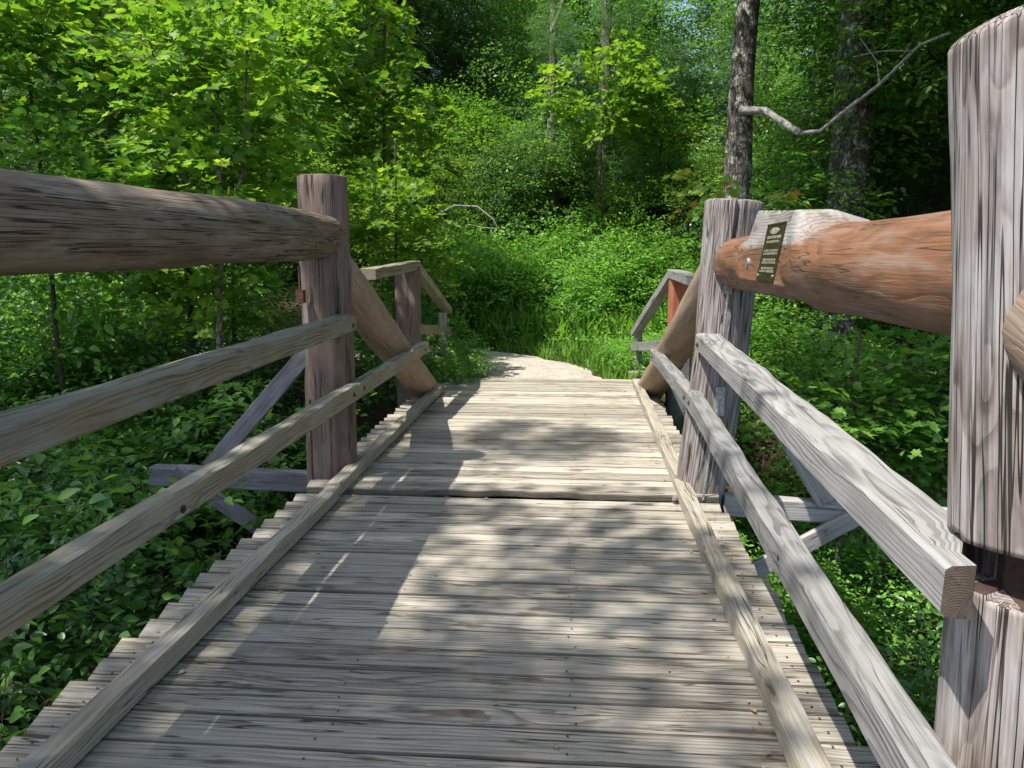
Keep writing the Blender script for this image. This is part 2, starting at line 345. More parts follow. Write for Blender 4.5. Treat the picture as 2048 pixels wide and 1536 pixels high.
def nails(mb, y0, w, z, cols):
    for cx in cols:
        for f in (.24, .76):
            x = cx + random.uniform(-.022, .022); y = y0 + w * f + random.uniform(-.014, .014); n = 7; r = .0052; b = len(mb.v)
            for j in range(n): mb.v.append((x + r * math.cos(6.283 * j / n), y + r * math.sin(6.283 * j / n), z + .0028)); mb.wc.append((0, 0, 0)); mb.rn.append(0)
            mb.v.append((x, y, z + .0036)); mb.wc.append((0, 0, 0)); mb.rn.append(0)
            for j in range(n): mb.f.append((b + j, b + (j + 1) % n, b + n)); mb.sm.append(False); mb.mi.append(1)
JY = 5.16; UP2 = .026
mb = MB(); y = JY
while y > -4.2:
    y -= PITCH; deck_board(mb, y + .0025, PITCH - .006, -1.905 + random.uniform(-.02, .015), .985 + random.uniform(-.022, .02), random.uniform(-.0025, .0025))
    nails(mb, y, PITCH, .002, (-1.77, -.84, 0., .88))
nd = mb.build('deck', ['deck', 'nail', 'deck_edge'], bridge); tag(nd, 'near run of grey planks up to the step in the deck')
mb = MB(); y = JY + .012; k = 0
while y < 10.45:
    xl = -1.9 + random.uniform(-.02, .015)
    if y > 9.7: xl = -1.9
    deck_board(mb, y, PITCH - .006 if k else PITCH + .05, xl, .985 + random.uniform(-.022, .02), UP2 + (random.uniform(-.0025, .0025) if k else .012), broken=(k == 0), seg=60 if k == 0 else 22, th=.042 if k else .045)
    if k: nails(mb, y, PITCH, UP2 + .002, (-1.77, -.84, 0., .88))
    y += PITCH if k else PITCH + .056; k += 1
tag(mb.build('deck', ['deck', 'nail', 'deck_edge'], bridge), 'far run of planks behind the rotten raised board')
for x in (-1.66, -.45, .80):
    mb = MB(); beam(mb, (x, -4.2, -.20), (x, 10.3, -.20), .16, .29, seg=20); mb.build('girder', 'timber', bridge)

# kerb beams (4x4) on short blocks
def curb(x0, y0, x1, y1, z0, z1, lab, mat='curb'):
    mb = MB(); beam(mb, (x0, y0, z0 + .058), (x1, y1, z1 + .058), .092, .088, ch=.007, seg=40, wav=.0035, pith=(.05, .07)); o = mb.build('kerb_beam', mat, bridge); tag(o, lab); return o
curb(-1.610, 9.32, -1.603, 5.02, UP2, .02, 'far left kerb beam running from the step to the log brace')
curb(-1.603, 5.012, -1.612, -4, .0, .0, 'near left kerb beam along the deck edge')
curb(.775, 9.9, .745, 5.38, UP2, UP2, 'far right kerb beam')
curb(.742, 5.372, .725, -4, .004, .0, 'near right kerb beam along the deck edge')
mb = MB(); rod(mb, (.672, 5.12, .03), (.672, 5.12, .05), .018, 10); mb.build('bolt', 'steel', bridge)

# king posts
def dark_split(mb, p0, p1, wdt, dep, toward):
    pass
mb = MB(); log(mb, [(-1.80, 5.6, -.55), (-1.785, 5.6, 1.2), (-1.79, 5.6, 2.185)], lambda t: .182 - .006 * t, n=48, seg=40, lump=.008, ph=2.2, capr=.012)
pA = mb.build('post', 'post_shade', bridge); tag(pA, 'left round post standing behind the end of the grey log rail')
def splitfn(p, q):
    # one long drying split in the face of the post, opening towards the top
    a = math.atan2(p.y - q.y, p.x - q.x); ca = -1.62 + .03 * math.sin(p.z * 7)
    if p.z > 1.55 and abs(a - ca) < .09:
        p = q + (p - q) * (.72 if abs(a - ca) < .05 else .97)
    return p
mb = MB(); log(mb, [(.862, 5.4, -.5), (.876, 5.4, 0), (.982, 5.4, 1.0), (1.034, 5.4, 1.985)], lambda t: .166 + .018 * t, n=120, seg=46, lump=.009, ph=5.1, capr=.016, fn=splitfn)
pB = mb.build('post', 'post', bridge); tag(pB, 'right far round post with a long split in its top, lit by the sun')
# near right post C with a notch for the handrail
mb = MB(); CX = lambda z: 1.055 - (z - .5) * .085
def postC_fn(p, q):
    z = p.z + (p.x - q.x) * .28 * max(0, min(1, (q.z - 1.8) / .2)) if q.z > 1.8 else p.z
    dx = p.x - q.x; lo = .893 - dx * .10; hi = .99 - dx * .10      # the notch cut for the handrail
    if lo < z < hi: p = Vector((max(p.x, .91), max(p.y, 1.665), z))
    else: p = Vector((p.x, p.y, z))
    return p
log(mb, [(1.05, 1.72, -.6), (CX(.9) + .004, 1.72, .9), (CX(2.0), 1.72, 2.10)], lambda t: .185, n=90, seg=210, lump=.009, ph=1.3, capr=.022, fn=postC_fn)
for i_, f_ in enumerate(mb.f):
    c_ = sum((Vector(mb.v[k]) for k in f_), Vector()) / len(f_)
    if .905 < c_.z < .985 and c_.y < 1.69 and c_.x > .86 and c_.x < 1.16: mb.mi[i_] = 1  # notch faces painted dark, standing in for the shade of the recess
pC = mb.build('post', ['post', 'recess_shade'], bridge); tag(pC, 'nearest post at the right edge, notched for the handrail')
mb = MB(); box(mb, (.895, 1.553, 2.05), .04, .02, .05); mb.build('mortise_shade', 'recess_shade', pC)  # dark block instead of a cut mortise, its shade painted in
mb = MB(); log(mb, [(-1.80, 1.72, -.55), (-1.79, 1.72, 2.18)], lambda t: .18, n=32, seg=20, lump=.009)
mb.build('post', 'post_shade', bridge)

# log rails
def logL_r(t): return .139 + .018 * t + .006 * math.sin(t * 3.2) - .01 * max(0, (t - .9) / .1) 
mb = MB(); log(mb, [(-1.64, -.9, 1.665), (-1.71, 2.2, 1.712), (-1.762, 5.50, 1.765)], logL_r, n=60, seg=70, lump=.012, ph=.7, capr=.05)
tag(mb.build('log_rail', 'logL', bridge), 'thick grey brown log rail on the left, knotty and cracked')
def logR_fn(p, q):
    Y = p.y; w = max(0., min(1., (Y - 3.30) / .18)) * max(0., min(1., (4.56 - Y) / .16))
    w = w * w * (3 - 2 * w); v = p - q
    if w > 0 and v.z > .02:
        p = Vector((p.x + (.02 * w), p.y, p.z + w * .17 * min(1., v.z / .11)))
        p.z = min(p.z, 1.605 + .058 * Y - .05 * (1 - w) - max(0, p.x - 1.08) * .3)
    b = math.exp(-((Y - 3.25) / .2) ** 2) * .014 * (1 if v.x < 0 else .3)
    p = p + v.normalized() * b
    if 3.54 < Y < 4.56:
        xp = .912 + (p.z - 1.50) * .17
        if p.x < xp: p = Vector((xp, p.y, p.z))
    return p
mb = MB(); log(mb, [(1.035, -.9, 1.56), (1.045, 2.5, 1.565), (1.052, 5.30, 1.575)], lambda t: .172 - .010 * t + .006 * math.sin(t * 14), n=110, seg=300, lump=.010, ph=3.6, capr=.06, fn=logR_fn, pithoff=.01)
lR = mb.build('log_rail', 'logR', bridge); tag(lR, 'thick red brown log rail on the right with a carved flat face and a hump')
# plaque on the carved flat

ang = math.atan(.17); rotm = Matrix.Rotation(ang, 3, 'Y')       # tilt of the flat
def on_flat(y, z, off): return Vector((.912 + (z - 1.50) * .17 - off, y, z))
mb = MB(); prof = []
def plate(mb, y0, y1, z0, z1, off0, off1, sk=0., mi=0):
    c = [(y0, z0), (y1, z0), (y1 - sk, z1), (y0 - sk, z1)]
    rings = [[on_flat(a, b, off0) for a, b in c], [on_flat(a, b, off1) for a, b in c]]
    mb.sweep(rings, [[tuple(v) for v in r] for r in rings], .5, False, mi)
plate(mb, 3.76, 4.10, 1.50, 1.775, -.004, .007, .0)
pq = mb.build('plaque', 'bronze', bridge); tag(pq, 'small dark bronze memorial plaque with raised lettering')
mb = MB(); plate(mb, 3.765, 4.095, 1.766, 1.774, .007, .0095); mb.build('rim', 'bronze', pq); mb = MB(); plate(mb, 3.765, 4.095, 1.501, 1.509, .007, .0095); mb.build('rim', 'bronze', pq)
mb = MB(); rr_ = random.Random(4)
rows = [(1.702, .28, .013), (1.682, .25, .011), (1.640, .28, .010), (1.626, .27, .010), (1.597, .25, .010), (1.583, .27, .010), (1.556, .24, .010), (1.542, .27, .010)]
for (z, wd, hh) in rows:
    yy = 3.93 - wd / 2
    while yy < 3.93 + wd / 2 - .01:
        cw = rr_.uniform(.008, .015)
        kd = rr_.random()
        plate(mb, yy, yy + .003, z, z + hh, .007, .009)
        if kd < .6: plate(mb, yy + .003, yy + cw - .002, z + hh * .7, z + hh, .007, .009)
        if kd > .3: plate(mb, yy + .003, yy + cw - .002, z, z + hh * .25, .007, .009)
        if kd > .5: plate(mb, yy + cw - .004, yy + cw - .001, z, z + hh, .0072, .0088)
        yy += cw + .004 + (.009 if rr_.random() < .22 else 0)
mb.build('lettering', 'bronze2', pq)
mb = MB(); rings = []
for off in (.007, .0095): rings.append([on_flat(3.93 + .085 * math.cos(6.283 * j / 18), 1.738 + .016 * math.sin(6.283 * j / 18), off) for j in range(18)])
mb.sweep(rings, [[tuple(v) for v in r] for r in rings], .5); mb.build('emblem', 'bronze2', pq)
for (yy, zz) in ((3.78, 1.525), (4.08, 1.525)):
    mb = MB(); rod(mb, on_flat(yy, zz, .006), on_flat(yy, zz, .012), .007, 8); mb.build('screw', 'steel', pq)
mb = MB(); rod(mb, on_flat(4.40, 1.585, -.002), on_flat(4.40, 1.585, .010), .028, 14); mb.build('bolt_cap', 'steel', bridge)

# log braces running down to the far end of the deck, and their twins behind the camera
mb = MB(); log(mb, [(-1.775, 5.72, 1.53), (-1.775, 9.32, .02)], lambda t: .168 - .006 * t, n=48, seg=40, lump=.009, ph=2, capr=.03)
tag(mb.build('brace', 'brace', bridge), 'left log brace sloping from the post down to the kerb')
mb = MB(); log(mb, [(1.01, 5.5, 1.56), (.925, 9.72, .0)], lambda t: .165 - .004 * t, n=48, seg=40, lump=.011, ph=4.4, capr=.03)
tag(mb.build('brace', 'brace', bridge), 'right log brace sloping from the post down to the deck')
mb = MB(); log(mb, [(.975, 1.62, 1.50), (.95, -2.0, .05)], lambda t: .15, n=32, seg=20); mb.build('brace', 'brace', bridge)
mb = MB(); log(mb, [(-1.775, 1.62, 1.50), (-1.775, -2.0, .05)], lambda t: .16, n=32, seg=20); mb.build('brace', 'brace', bridge)

# sawn handrails
mb = MB(); beam(mb, (-1.613, 5.49, 1.165), (-1.613, -1.2, 1.043), .145, .112, ch=.010, seg=40, wav=.003, pith=(.02, .09)); tag(mb.build('handrail', 'rail', bridge), 'upper left handrail, flat grey timber with dark swirling grain')
mb = MB(); beam(mb, (.872, 5.30, 1.068), (.815, 1.56, .945), .150, .112, ch=.010, seg=60, wav=.003, pith=(-.03, .085), capmi=1)
mb.v = [((min(x_, .798 + max(0, y_ - 1.62) * .5) if y_ < 1.84 else x_), y_, z_) for (x_, y_, z_) in mb.v]
tag(mb.build('handrail', ['pale', 'endgrain'], bridge), 'upper right handrail bleached pale by the sun')
mb = MB(); beam(mb, (-1.588, 5.47, .668), (-1.588, -1.2, .600), .092, .112, ch=.008, seg=40, wav=.003, pith=(.02, .05)); tag(mb.build('middle_rail', 'rail', bridge), 'lower left rail along the near deck')
mb = MB(); beam(mb, (-1.588, 8.25, .692), (-1.588, 5.478, .664), .092, .112, ch=.008, seg=16, wav=.003, pith=(.02, .06)); tag(mb.build('middle_rail', 'rail', bridge), 'lower left rail between the post and the log brace')
mb = MB(); beam(mb, (.788, 5.20, .690), (.705, 1.0, .545), .092, .112, ch=.008, seg=40, wav=.003, pith=(.02, .05)); tag(mb.build('middle_rail', 'pale', bridge), 'lower right rail along the near deck')
mb = MB(); beam(mb, (.800, 7.95, .665), (.788, 5.208, .680), .092, .112, ch=.008, seg=16, wav=.003, pith=(.02, .05)); tag(mb.build('middle_rail', 'pale', bridge), 'lower right rail between the post and the log brace')

# outriggers: cross beams under the deck, propping the posts from outside
og = empty('outrigger'); og.parent = bridge
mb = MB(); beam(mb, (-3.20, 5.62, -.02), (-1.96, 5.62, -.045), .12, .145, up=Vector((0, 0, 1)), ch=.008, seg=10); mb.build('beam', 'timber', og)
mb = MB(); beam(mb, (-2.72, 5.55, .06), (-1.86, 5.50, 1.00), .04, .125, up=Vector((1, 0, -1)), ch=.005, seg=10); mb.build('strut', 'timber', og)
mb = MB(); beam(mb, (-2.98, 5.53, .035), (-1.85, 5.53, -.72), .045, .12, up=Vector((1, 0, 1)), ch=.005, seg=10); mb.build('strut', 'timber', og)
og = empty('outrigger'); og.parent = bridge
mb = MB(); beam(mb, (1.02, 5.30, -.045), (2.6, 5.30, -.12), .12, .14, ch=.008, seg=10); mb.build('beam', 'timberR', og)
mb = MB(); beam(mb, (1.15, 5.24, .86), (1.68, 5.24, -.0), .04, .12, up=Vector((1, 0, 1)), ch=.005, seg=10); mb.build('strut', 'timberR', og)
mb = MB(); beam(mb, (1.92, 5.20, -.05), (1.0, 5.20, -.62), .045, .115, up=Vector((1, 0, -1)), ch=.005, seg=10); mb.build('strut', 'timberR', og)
mb = MB(); rod(mb, (1.68, 5.18, -.17), (1.68, 5.13, -.17), .014, 6); mb.build('bolt', 'steel', og)

# tie rods with their fittings
tr = empty('tie_rod'); tr.parent = bridge
mb = MB(); rod(mb, (.975, 5.19, 1.40), (.945, 5.19, .92), .008); mb.build('rod', 'steel', tr); mb = MB(); rod(mb, (.925, 5.185, .60), (.865, 5.17, .02), .008); mb.build('rod', 'steel', tr)
mb = MB(); box(mb, (.975, 5.205, 1.42), .05, .03, .07); mb.build('anchor_plate', 'steel', tr)
mb = MB(); box(mb, (.955, 5.215, .68), .06, .02, .19); rod(mb, (.945, 5.20, .74), (.945, 5.17, .74), .018, 8); rod(mb, (.935, 5.19, .70), (.928, 5.185, .56), .02, 10); mb.build('clamp', 'steel', tr)
tr = empty('tie_rod'); tr.parent = bridge
mb = MB(); rod(mb, (-1.905, 5.38, 1.56), (-1.905, 5.38, 1.30), .009); mb.build('rod', 'rust', tr); mb = MB(); rod(mb, (-1.87, 5.39, .62), (-1.87, 5.38, .0), .008); mb.build('rod', 'rust', tr)
mb = MB(); box(mb, (-1.905, 5.385, 1.35), .055, .05, .09); mb.build('clevis', 'rust', tr)

for (x, y, z, nx_) in ((-1.540, 5.38, 1.15, 1), (-1.541, 5.36, .665, 1), (-1.541, 5.62, .67, 1), (.790, 5.16, 1.06, -1), (.742, 5.10, .69, -1), (.742, 5.33, .685, -1), (-1.541, 8.0, .69, 1), (.754, 7.75, .665, -1), (-1.541, 2.9, .625, 1), (.700, 2.6, .61, -1)):
    mb = MB(); rod(mb, (x - .006 * nx_, y, z), (x + .006 * nx_, y, z), .017, 12); rod(mb, (x, y, z), (x + .012 * nx_, y, z), .010, 6); mb.build('bolt', 'rust', bridge)
# ------------------------------------------------------------------ approach railings beyond the braces
ar = tag(empty('approach_railing', (-1.95, 9, 0)), 'sloping timber railing beside the far left end of the bridge', 'railing', 'railings at the far end of the bridge')
def loc(o, r): o.parent = r; o.matrix_parent_inverse = Matrix.Translation(-r.location); return o
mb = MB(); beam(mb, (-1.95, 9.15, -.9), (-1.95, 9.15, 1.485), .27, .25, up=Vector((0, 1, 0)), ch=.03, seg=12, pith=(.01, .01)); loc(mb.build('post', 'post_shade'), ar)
mb = MB(); beam(mb, (-1.92, 7.25, 1.47), (-1.90, 9.28, 1.54), .15, .10, seg=8, pith=(.03, .08)); loc(mb.build('handrail', 'rail'), ar)
mb = MB(); beam(mb, (-1.90, 9.29, 1.535), (-1.79, 11.0, .90), .13, .09, seg=8, pith=(.03, .08)); loc(mb.build('handrail', 'rail'), ar)
mb = MB(); beam(mb, (-1.83, 9.12, .80), (-1.77, 11.1, .60), .05, .12, seg=8, pith=(.03, .08)); loc(mb.build('lower_rail', 'rail'), ar)
mb = MB(); beam(mb, (-1.84, 10.9, -.3), (-1.84, 10.9, .88), .10, .10, up=Vector((0, 1, 0)), seg=8); loc(mb.build('short_post', 'curb'), ar)
ar = tag(empty('approach_railing', (1.1, 9, 0)), 'sloping timber railing with an orange post beside the far right end of the bridge', 'railing', 'railings at the far end of the bridge')
mb = MB(); beam(mb, (1.235, 9.45, -.9), (1.235, 9.45, 1.40), .27, .24, up=Vector((0, 1, 0)), ch=.03, seg=12, pith=(.01, .01)); mb.mi = [1 if sum(mb.v[k][2] for k in f_) / len(f_) < .40 else 0 for f_ in mb.f]; loc(tag(mb.build('post', ['redpost', 'timber']), 'orange stained square post'), ar)
mb = MB(); beam(mb, (1.19, 6.9, 1.37), (1.16, 9.60, 1.44), .15, .10, seg=8, pith=(.03, .08)); loc(mb.build('handrail', 'pale'), ar)
mb = MB(); beam(mb, (1.155, 9.61, 1.435), (.83, 11.0, .60), .13, .09, seg=8, pith=(.03, .08)); loc(mb.build('handrail', 'pale'), ar)
mb = MB(); beam(mb, (1.10, 9.35, .62), (.80, 11.05, .40), .05, .12, seg=8, pith=(.03, .08)); loc(mb.build('lower_rail', 'pale'), ar)
mb = MB(); beam(mb, (.87, 10.95, -.3), (.87, 10.95, .66), .10, .10, up=Vector((0, 1, 0)), seg=8); loc(mb.build('short_post', 'pale'), ar)
mb = MB(); beam(mb, (.72, 10.62, .06), (1.4, 10.66, .06), .14, .12, seg=4); loc(mb.build('sill_beam', 'curb'), ar)

# ================================================================== TERRAIN
def sst(a, b, x):
    t = np.clip((x - a) / (b - a), 0, 1); return t * t * (3 - 2 * t)
def H(x, y):
    x = np.asarray(x, float); y = np.asarray(y, float)
    off = np.clip(-x - 3, 0, 30) * .35 + np.clip(x - 3, 0, 30) * .15
    far = sst(7.6, 10.5, y - off * .8); near = sst(.6, -2.6, y)
    h = -1.85 + 1.80 * np.maximum(far, near)
    h += .75 * sst(14.3, 18, y + np.clip(x, -4, 3) * .25) + 1.2 * sst(17, 24, y) + np.clip(y - 24, 0, 80) * .16
    n = .10 * np.sin(x * 1.3 + y * .7) + .07 * np.sin(x * 2.9 - y * 2.1 + 1) + .04 * np.sin(x * 6.1 + y * 5.3)
    flat = np.exp(-((x + .6) / 3.0) ** 2) * sst(9.8, 10.4, y) * (1 - sst(14, 15.5, y))
    return h + n * (1 - flat) - .06 * flat * 0
gx = np.concatenate([np.linspace(-60, -14, 24)[:-1], np.linspace(-14, 10, 121)[:-1], np.linspace(10, 60, 24)])
gy = np.concatenate([np.linspace(-30, -4, 14)[:-1], np.linspace(-4, 22, 131)[:-1], np.linspace(22, 90, 30)])
XX, YY = np.meshgrid(gx, gy); ZZ = H(XX, YY); nx = len(gx); ny = len(gy)
me = bpy.data.meshes.new('ground'); idx = np.arange(nx * ny).reshape(ny, nx)
fc = np.stack([idx[:-1, :-1], idx[:-1, 1:], idx[1:, 1:], idx[1:, :-1]], -1).reshape(-1, 4)
me.from_pydata(np.stack([XX, YY, ZZ], -1).reshape(-1, 3).tolist(), [], fc.tolist()); me.polygons.foreach_set('use_smooth', [True] * len(fc))
me.materials.append(M['ground']); go = bpy.data.objects.new('ground', me); C.objects.link(go); tag(go, kind='structure')
# path
pc = [(-.62, 10.30, 1.15), (-.75, 11.2, 1.12), (-1.15, 12.3, 1.15), (-2.1, 13.3, 1.15), (-3.6, 13.9, 1.1), (-6, 14.3, 1.1), (-9, 14.6, 1.1)]
vs = []; fs = []; K = 8
P2 = []
for i in range(len(pc) - 1):
    for t in np.linspace(0, 1, 7)[:-1]: P2.append(tuple(np.array(pc[i]) * (1 - t) + np.array(pc[i + 1]) * t))
P2.append(pc[-1]); P2 = np.array(P2)
for _ in range(3): P2[1:-1] = (P2[:-2] + 2 * P2[1:-1] + P2[2:]) / 4
for i, p in enumerate(P2):
    d = P2[min(i + 1, len(P2) - 1)] - P2[max(i - 1, 0)]; d = d[:2] / np.linalg.norm(d[:2]); nrm = np.array([d[1], -d[0]])
    for k in range(K + 1):
        u = (k / K * 2 - 1) * (p[2] + .07 * math.sin(i * 1.7 + k) + .05 * math.sin(i * .9)); q = p[:2] + nrm * u
        vs.append((q[0], q[1], float(H(q[0], q[1])) + .035 + .03 * (1 - (2 * k / K - 1) ** 2) - (.03 if k in (0, K) else 0)))
for i in range(len(P2) - 1):
    for k in range(K): a = i * (K + 1) + k; fs.append((a, a + 1, a + K + 2, a + K + 1))
me = bpy.data.meshes.new('path'); me.from_pydata(vs, [], fs); me.polygons.foreach_set('use_smooth', [True] * len(fs)); me.materials.append(M['gravel'])
po = bpy.data.objects.new('path', me); C.objects.link(po); tag(po, kind='structure')
# stream
me = bpy.data.meshes.new('water'); me.from_pydata([(-30, -1, -1.80), (30, -1, -1.80), (30, 8, -1.80), (-30, 8, -1.80)], [], [(0, 1, 2, 3)]); me.materials.append(M['water'])
wo = bpy.data.objects.new('water', me); C.objects.link(wo); tag(wo, kind='structure')

# ================================================================== FOLIAGE
def leaf_tpl(kind):
    if kind == 'maple':
        half = [(0, 0), (.16, -.06), (.30, .02), (.24, .16), (.56, .30), (.36, .42), (.44, .58), (.20, .60), (0, 1)]
        v = [(x, y, abs(x) * .22) for x, y in half] + [(-x, y, abs(x) * .22) for x, y in half[1:-1]]
        n = len(half); return np.array(v) * [1, 1, 1], [list(range(n)), [0] + [n - 1] + list(range(2 * n - 3, n - 1, -1))]
    if kind == 'ovate':
        v = [(0, 0, 0), (.23, .22, .06), (.27, .50, .07), (.12, .82, .01), (0, 1, -.08), (-.12, .82, .01), (-.27, .50, .07), (-.23, .22, .06)]
        return np.array(v), [[0, 1, 2, 3, 4], [0, 4, 5, 6, 7]]
    if kind == 'quad':
        v = [(0, 0, 0), (.30, .42, .07), (0, 1, -.05), (-.30, .42, .07)]; return np.array(v), [[0, 1, 2, 3]]
    if kind == 'needle':
        v = [(-.05, 0, 0), (.05, 0, 0), (.07, .6, 0), (0, 1, -.05), (-.07, .6, 0)]; return np.array(v), [[0, 1, 2, 3, 4]]
    if kind == 'blade':
        v = [(-.025, 0, 0), (.025, 0, 0), (.02, .55, .05), (.0, 1, .28), (-.02, .55, .05)]; return np.array(v), [[0, 1, 2, 3, 4]]
def norm(a): return a / np.maximum(np.linalg.norm(a, axis=-1, keepdims=True), 1e-9)
def leaves(name, P, F, N, size, kind, mat, twigs=None, twigmat='twig', link=True, parent=None, lv=None, rng=RNG):
    """P positions, F tip directions, N normals, size lengths"""
    T, faces = leaf_tpl(kind); n = len(P); F = norm(F); N = norm(N - F * np.sum(N * F, -1, keepdims=True)); Sd = np.cross(F, N)
    s = size[:, None, None]; w = rng.uniform(.8, 1.15, (n, 1, 1))
    V = P[:, None, :] + s * (T[None, :, 0:1] * Sd[:, None, :] * w + T[None, :, 1:2] * F[:, None, :] + T[None, :, 2:3] * N[:, None, :])
    k = len(T); V = V.reshape(-1, 3); base = (np.arange(n) * k)
    loops = []; tot = []
    perleaf = np.concatenate([np.array(f) for f in faces]); nf = len(faces); fl = [len(f) for f in faces]
    L = (base[:, None] + perleaf[None, :]).ravel(); ls = np.concatenate([[0], np.cumsum(fl)[:-1]])
    st = (np.arange(n)[:, None] * len(perleaf) + ls[None, :]).ravel(); totl = np.tile(fl, n)
    if lv is None: lv = rng.random(n)
    lvv = np.repeat(lv, nf); mi = np.zeros(len(st), dtype=np.int32)
    if twigs is not None and len(twigs[0]):
        A, B, r = twigs; m = len(A); D = norm(B - A); u = norm(np.cross(D, np.array([.3, .2, .9]))); w2 = np.cross(D, u)
        ring = []
        for q, rr2 in ((A, r), (B, r * .45)):
            for j in range(3):
                a = 2.0944 * j; ring.append(q + (u * math.cos(a) + w2 * math.sin(a)) * rr2[:, None])
        TV = np.stack(ring, 1).reshape(-1, 3); b0 = len(V); tf = np.array([[0, 1, 4, 3], [1, 2, 5, 4], [2, 0, 3, 5]])
        TL = (b0 + np.arange(m)[:, None, None] * 6 + tf[None]).reshape(-1); st2 = len(L) + np.arange(m * 3) * 4
        V = np.concatenate([V, TV]); L = np.concatenate([L, TL]); st = np.concatenate([st, st2]); totl = np.concatenate([totl, np.full(m * 3, 4)])
        lvv = np.concatenate([lvv, np.zeros(m * 3)]); mi = np.concatenate([mi, np.ones(m * 3, dtype=np.int32)])
    me = bpy.data.meshes.new(name); me.vertices.add(len(V)); me.vertices.foreach_set('co', V.astype(np.float32).ravel())
    me.loops.add(len(L)); me.loops.foreach_set('vertex_index', L.astype(np.int32))
    me.polygons.add(len(st)); me.polygons.foreach_set('loop_start', st.astype(np.int32)); me.polygons.foreach_set('loop_total', totl.astype(np.int32))
    a = me.attributes.new('lv', 'FLOAT', 'FACE'); a.data.foreach_set('value', lvv.astype(np.float32))
    me.materials.append(M[mat]); me.materials.append(M[twigmat]); me.polygons.foreach_set('material_index', mi)
    me.update(calc_edges=True)
    if not link: return me
    o = bpy.data.objects.new(name, me); C.objects.link(o)
    if parent: o.parent = parent
    return o
def sprays(Cn, D, L, nl, size, rng=RNG, flat=.35, droop=.25, fan=.5, szvar=.35):
    """flat leafy twigs: Cn start, D direction; nl leaves each"""
    m = len(Cn); D = norm(D); up = np.array([0, 0, 1.]) + rng.normal(0, flat * .5, (m, 3)); side = norm(np.cross(D, up)); nrm = np.cross(side, D)
    t = (np.arange(nl) + .5) / nl; t = t[None, :] + rng.uniform(-.5, .5, (m, nl)) / nl
    sg = np.where((np.arange(nl) % 2) == 0, 1, -1)[None, :] * np.ones((m, 1))
    spread = rng.uniform(0, 1, (m, nl)) * fan * (1 - .55 * t) * L[:, None]
    P = Cn[:, None] + D[:, None] * (t * L[:, None])[..., None] + side[:, None] * (sg * spread)[..., None]
    P[..., 2] -= droop * (t ** 2) * L[:, None]; P += rng.normal(0, .03, P.shape) * L[:, None, None]
    F = D[:, None] * (.6 + rng.normal(0, .35, (m, nl, 1))) + side[:, None] * (sg * rng.uniform(.3, 1.1, (m, nl)))[..., None]
    F = F + rng.normal(0, .22, F.shape); F[..., 2] -= .22
    N = nrm[:, None] + rng.normal(0, flat, F.shape); N[..., 2] += .25
    sz = size * rng.uniform(1 - szvar, 1 + szvar, (m, nl)); E = Cn + D * L[:, None]; E[:, 2] -= droop * L
    lv = np.clip(np.repeat(rng.random(m), nl) * .5 + rng.random(m * nl) * .55, 0, 1)
    return P.reshape(-1, 3), F.reshape(-1, 3), N.reshape(-1, 3), sz.ravel(), (Cn, E, np.full(m, .004) * (L / .5) ** .7), lv

def trunk_mesh(name, pts, r0, r1, mat, limbs=(), n=12, wob=.04, parent=None, link=True, seed=0):
    rg_ = random.Random(seed); mb = MB()
    def tube(pts, ra, rb, n, sub=6):
        P = []
        for i in range(len(pts) - 1):
            for k in range(sub): P.append(Vector(pts[i]).lerp(Vector(pts[i + 1]), k / sub))
        P.append(Vector(pts[-1])); ph = rg_.uniform(0, 9); rings = []; wcs = []
        for i in range(1, len(P) - 1): P[i] += Vector((math.sin(i * .8 + ph), math.cos(i * .66 + ph), 0)) * wob * min(1., ra * 8)
        u = Vector((1, 0, 0))
        for i, p in enumerate(P):
            d = (P[min(i + 1, len(P) - 1)] - P[max(i - 1, 0)]).normalized(); u = (u - d * u.dot(d)).normalized(); w = d.cross(u); t = i / (len(P) - 1)
            r = ra + (rb - ra) * t; r *= 1 + .06 * math.sin(i * 1.9 + ph)
            rings.append([p + (u * math.cos(6.2832 * j / n) + w * math.sin(6.2832 * j / n)) * r * (1 + .07 * math.sin(3 * j + ph + i * .3)) for j in range(n)]); wcs.append([(0, 0, 0)] * n)
        mb.sweep(rings, wcs, 0, True)
    tube(pts, r0, r1, n)
    for (lp, a, b) in limbs: tube(lp, a, b, 6, 4)
    if link: return mb.build(name, mat, parent)
    o = mb.build(name, mat); me = o.data; bpy.data.objects.remove(o); return me

def crown_mesh(name, rx, rz, nsp, leaf, kind, mat, L=(.5, 1.), nl=18, seed=1, base=0., hollow=.35, flat=.35, droop=.2, zsq=1., layers=None, fan=.5):
    rng = np.random.default_rng(seed); d = norm(rng.normal(0, 1, (nsp, 3)))
    lump = 1 + .22 * np.sin(d[:, 0] * 5 + seed) * np.sin(d[:, 1] * 4 + 2 * seed) + .15 * np.sin(d[:, 2] * 9 + d[:, 0] * 7 + seed)
    r = (hollow + (1 - hollow) * rng.random(nsp) ** .6) * lump
    P = d * r[:, None] * np.array([rx, rx, rz]); 
    if layers: P[:, 2] = np.round(P[:, 2] / layers) * layers + rng.normal(0, layers * .13, nsp)
    P[:, 2] += base + rz
    D = np.stack([d[:, 0], d[:, 1], d[:, 2] * .25 + .1], -1) + rng.normal(0, .3, (nsp, 3)); Ls = rng.uniform(L[0], L[1], nsp)
    a = sprays(P, D, Ls, nl, leaf, rng, flat, droop, fan); return leaves(name, a[0], a[1], a[2], a[3], kind, mat, a[4], link=False, lv=a[5], rng=rng)

def obj_from(me, name, parent, s=(1, 1, 1), rz=0., loc_=(0, 0, 0)):
    o = bpy.data.objects.new(name, me); C.objects.link(o); o.parent = parent; o.scale = s; o.rotation_euler = (0, 0, rz); o.location = loc_; return o

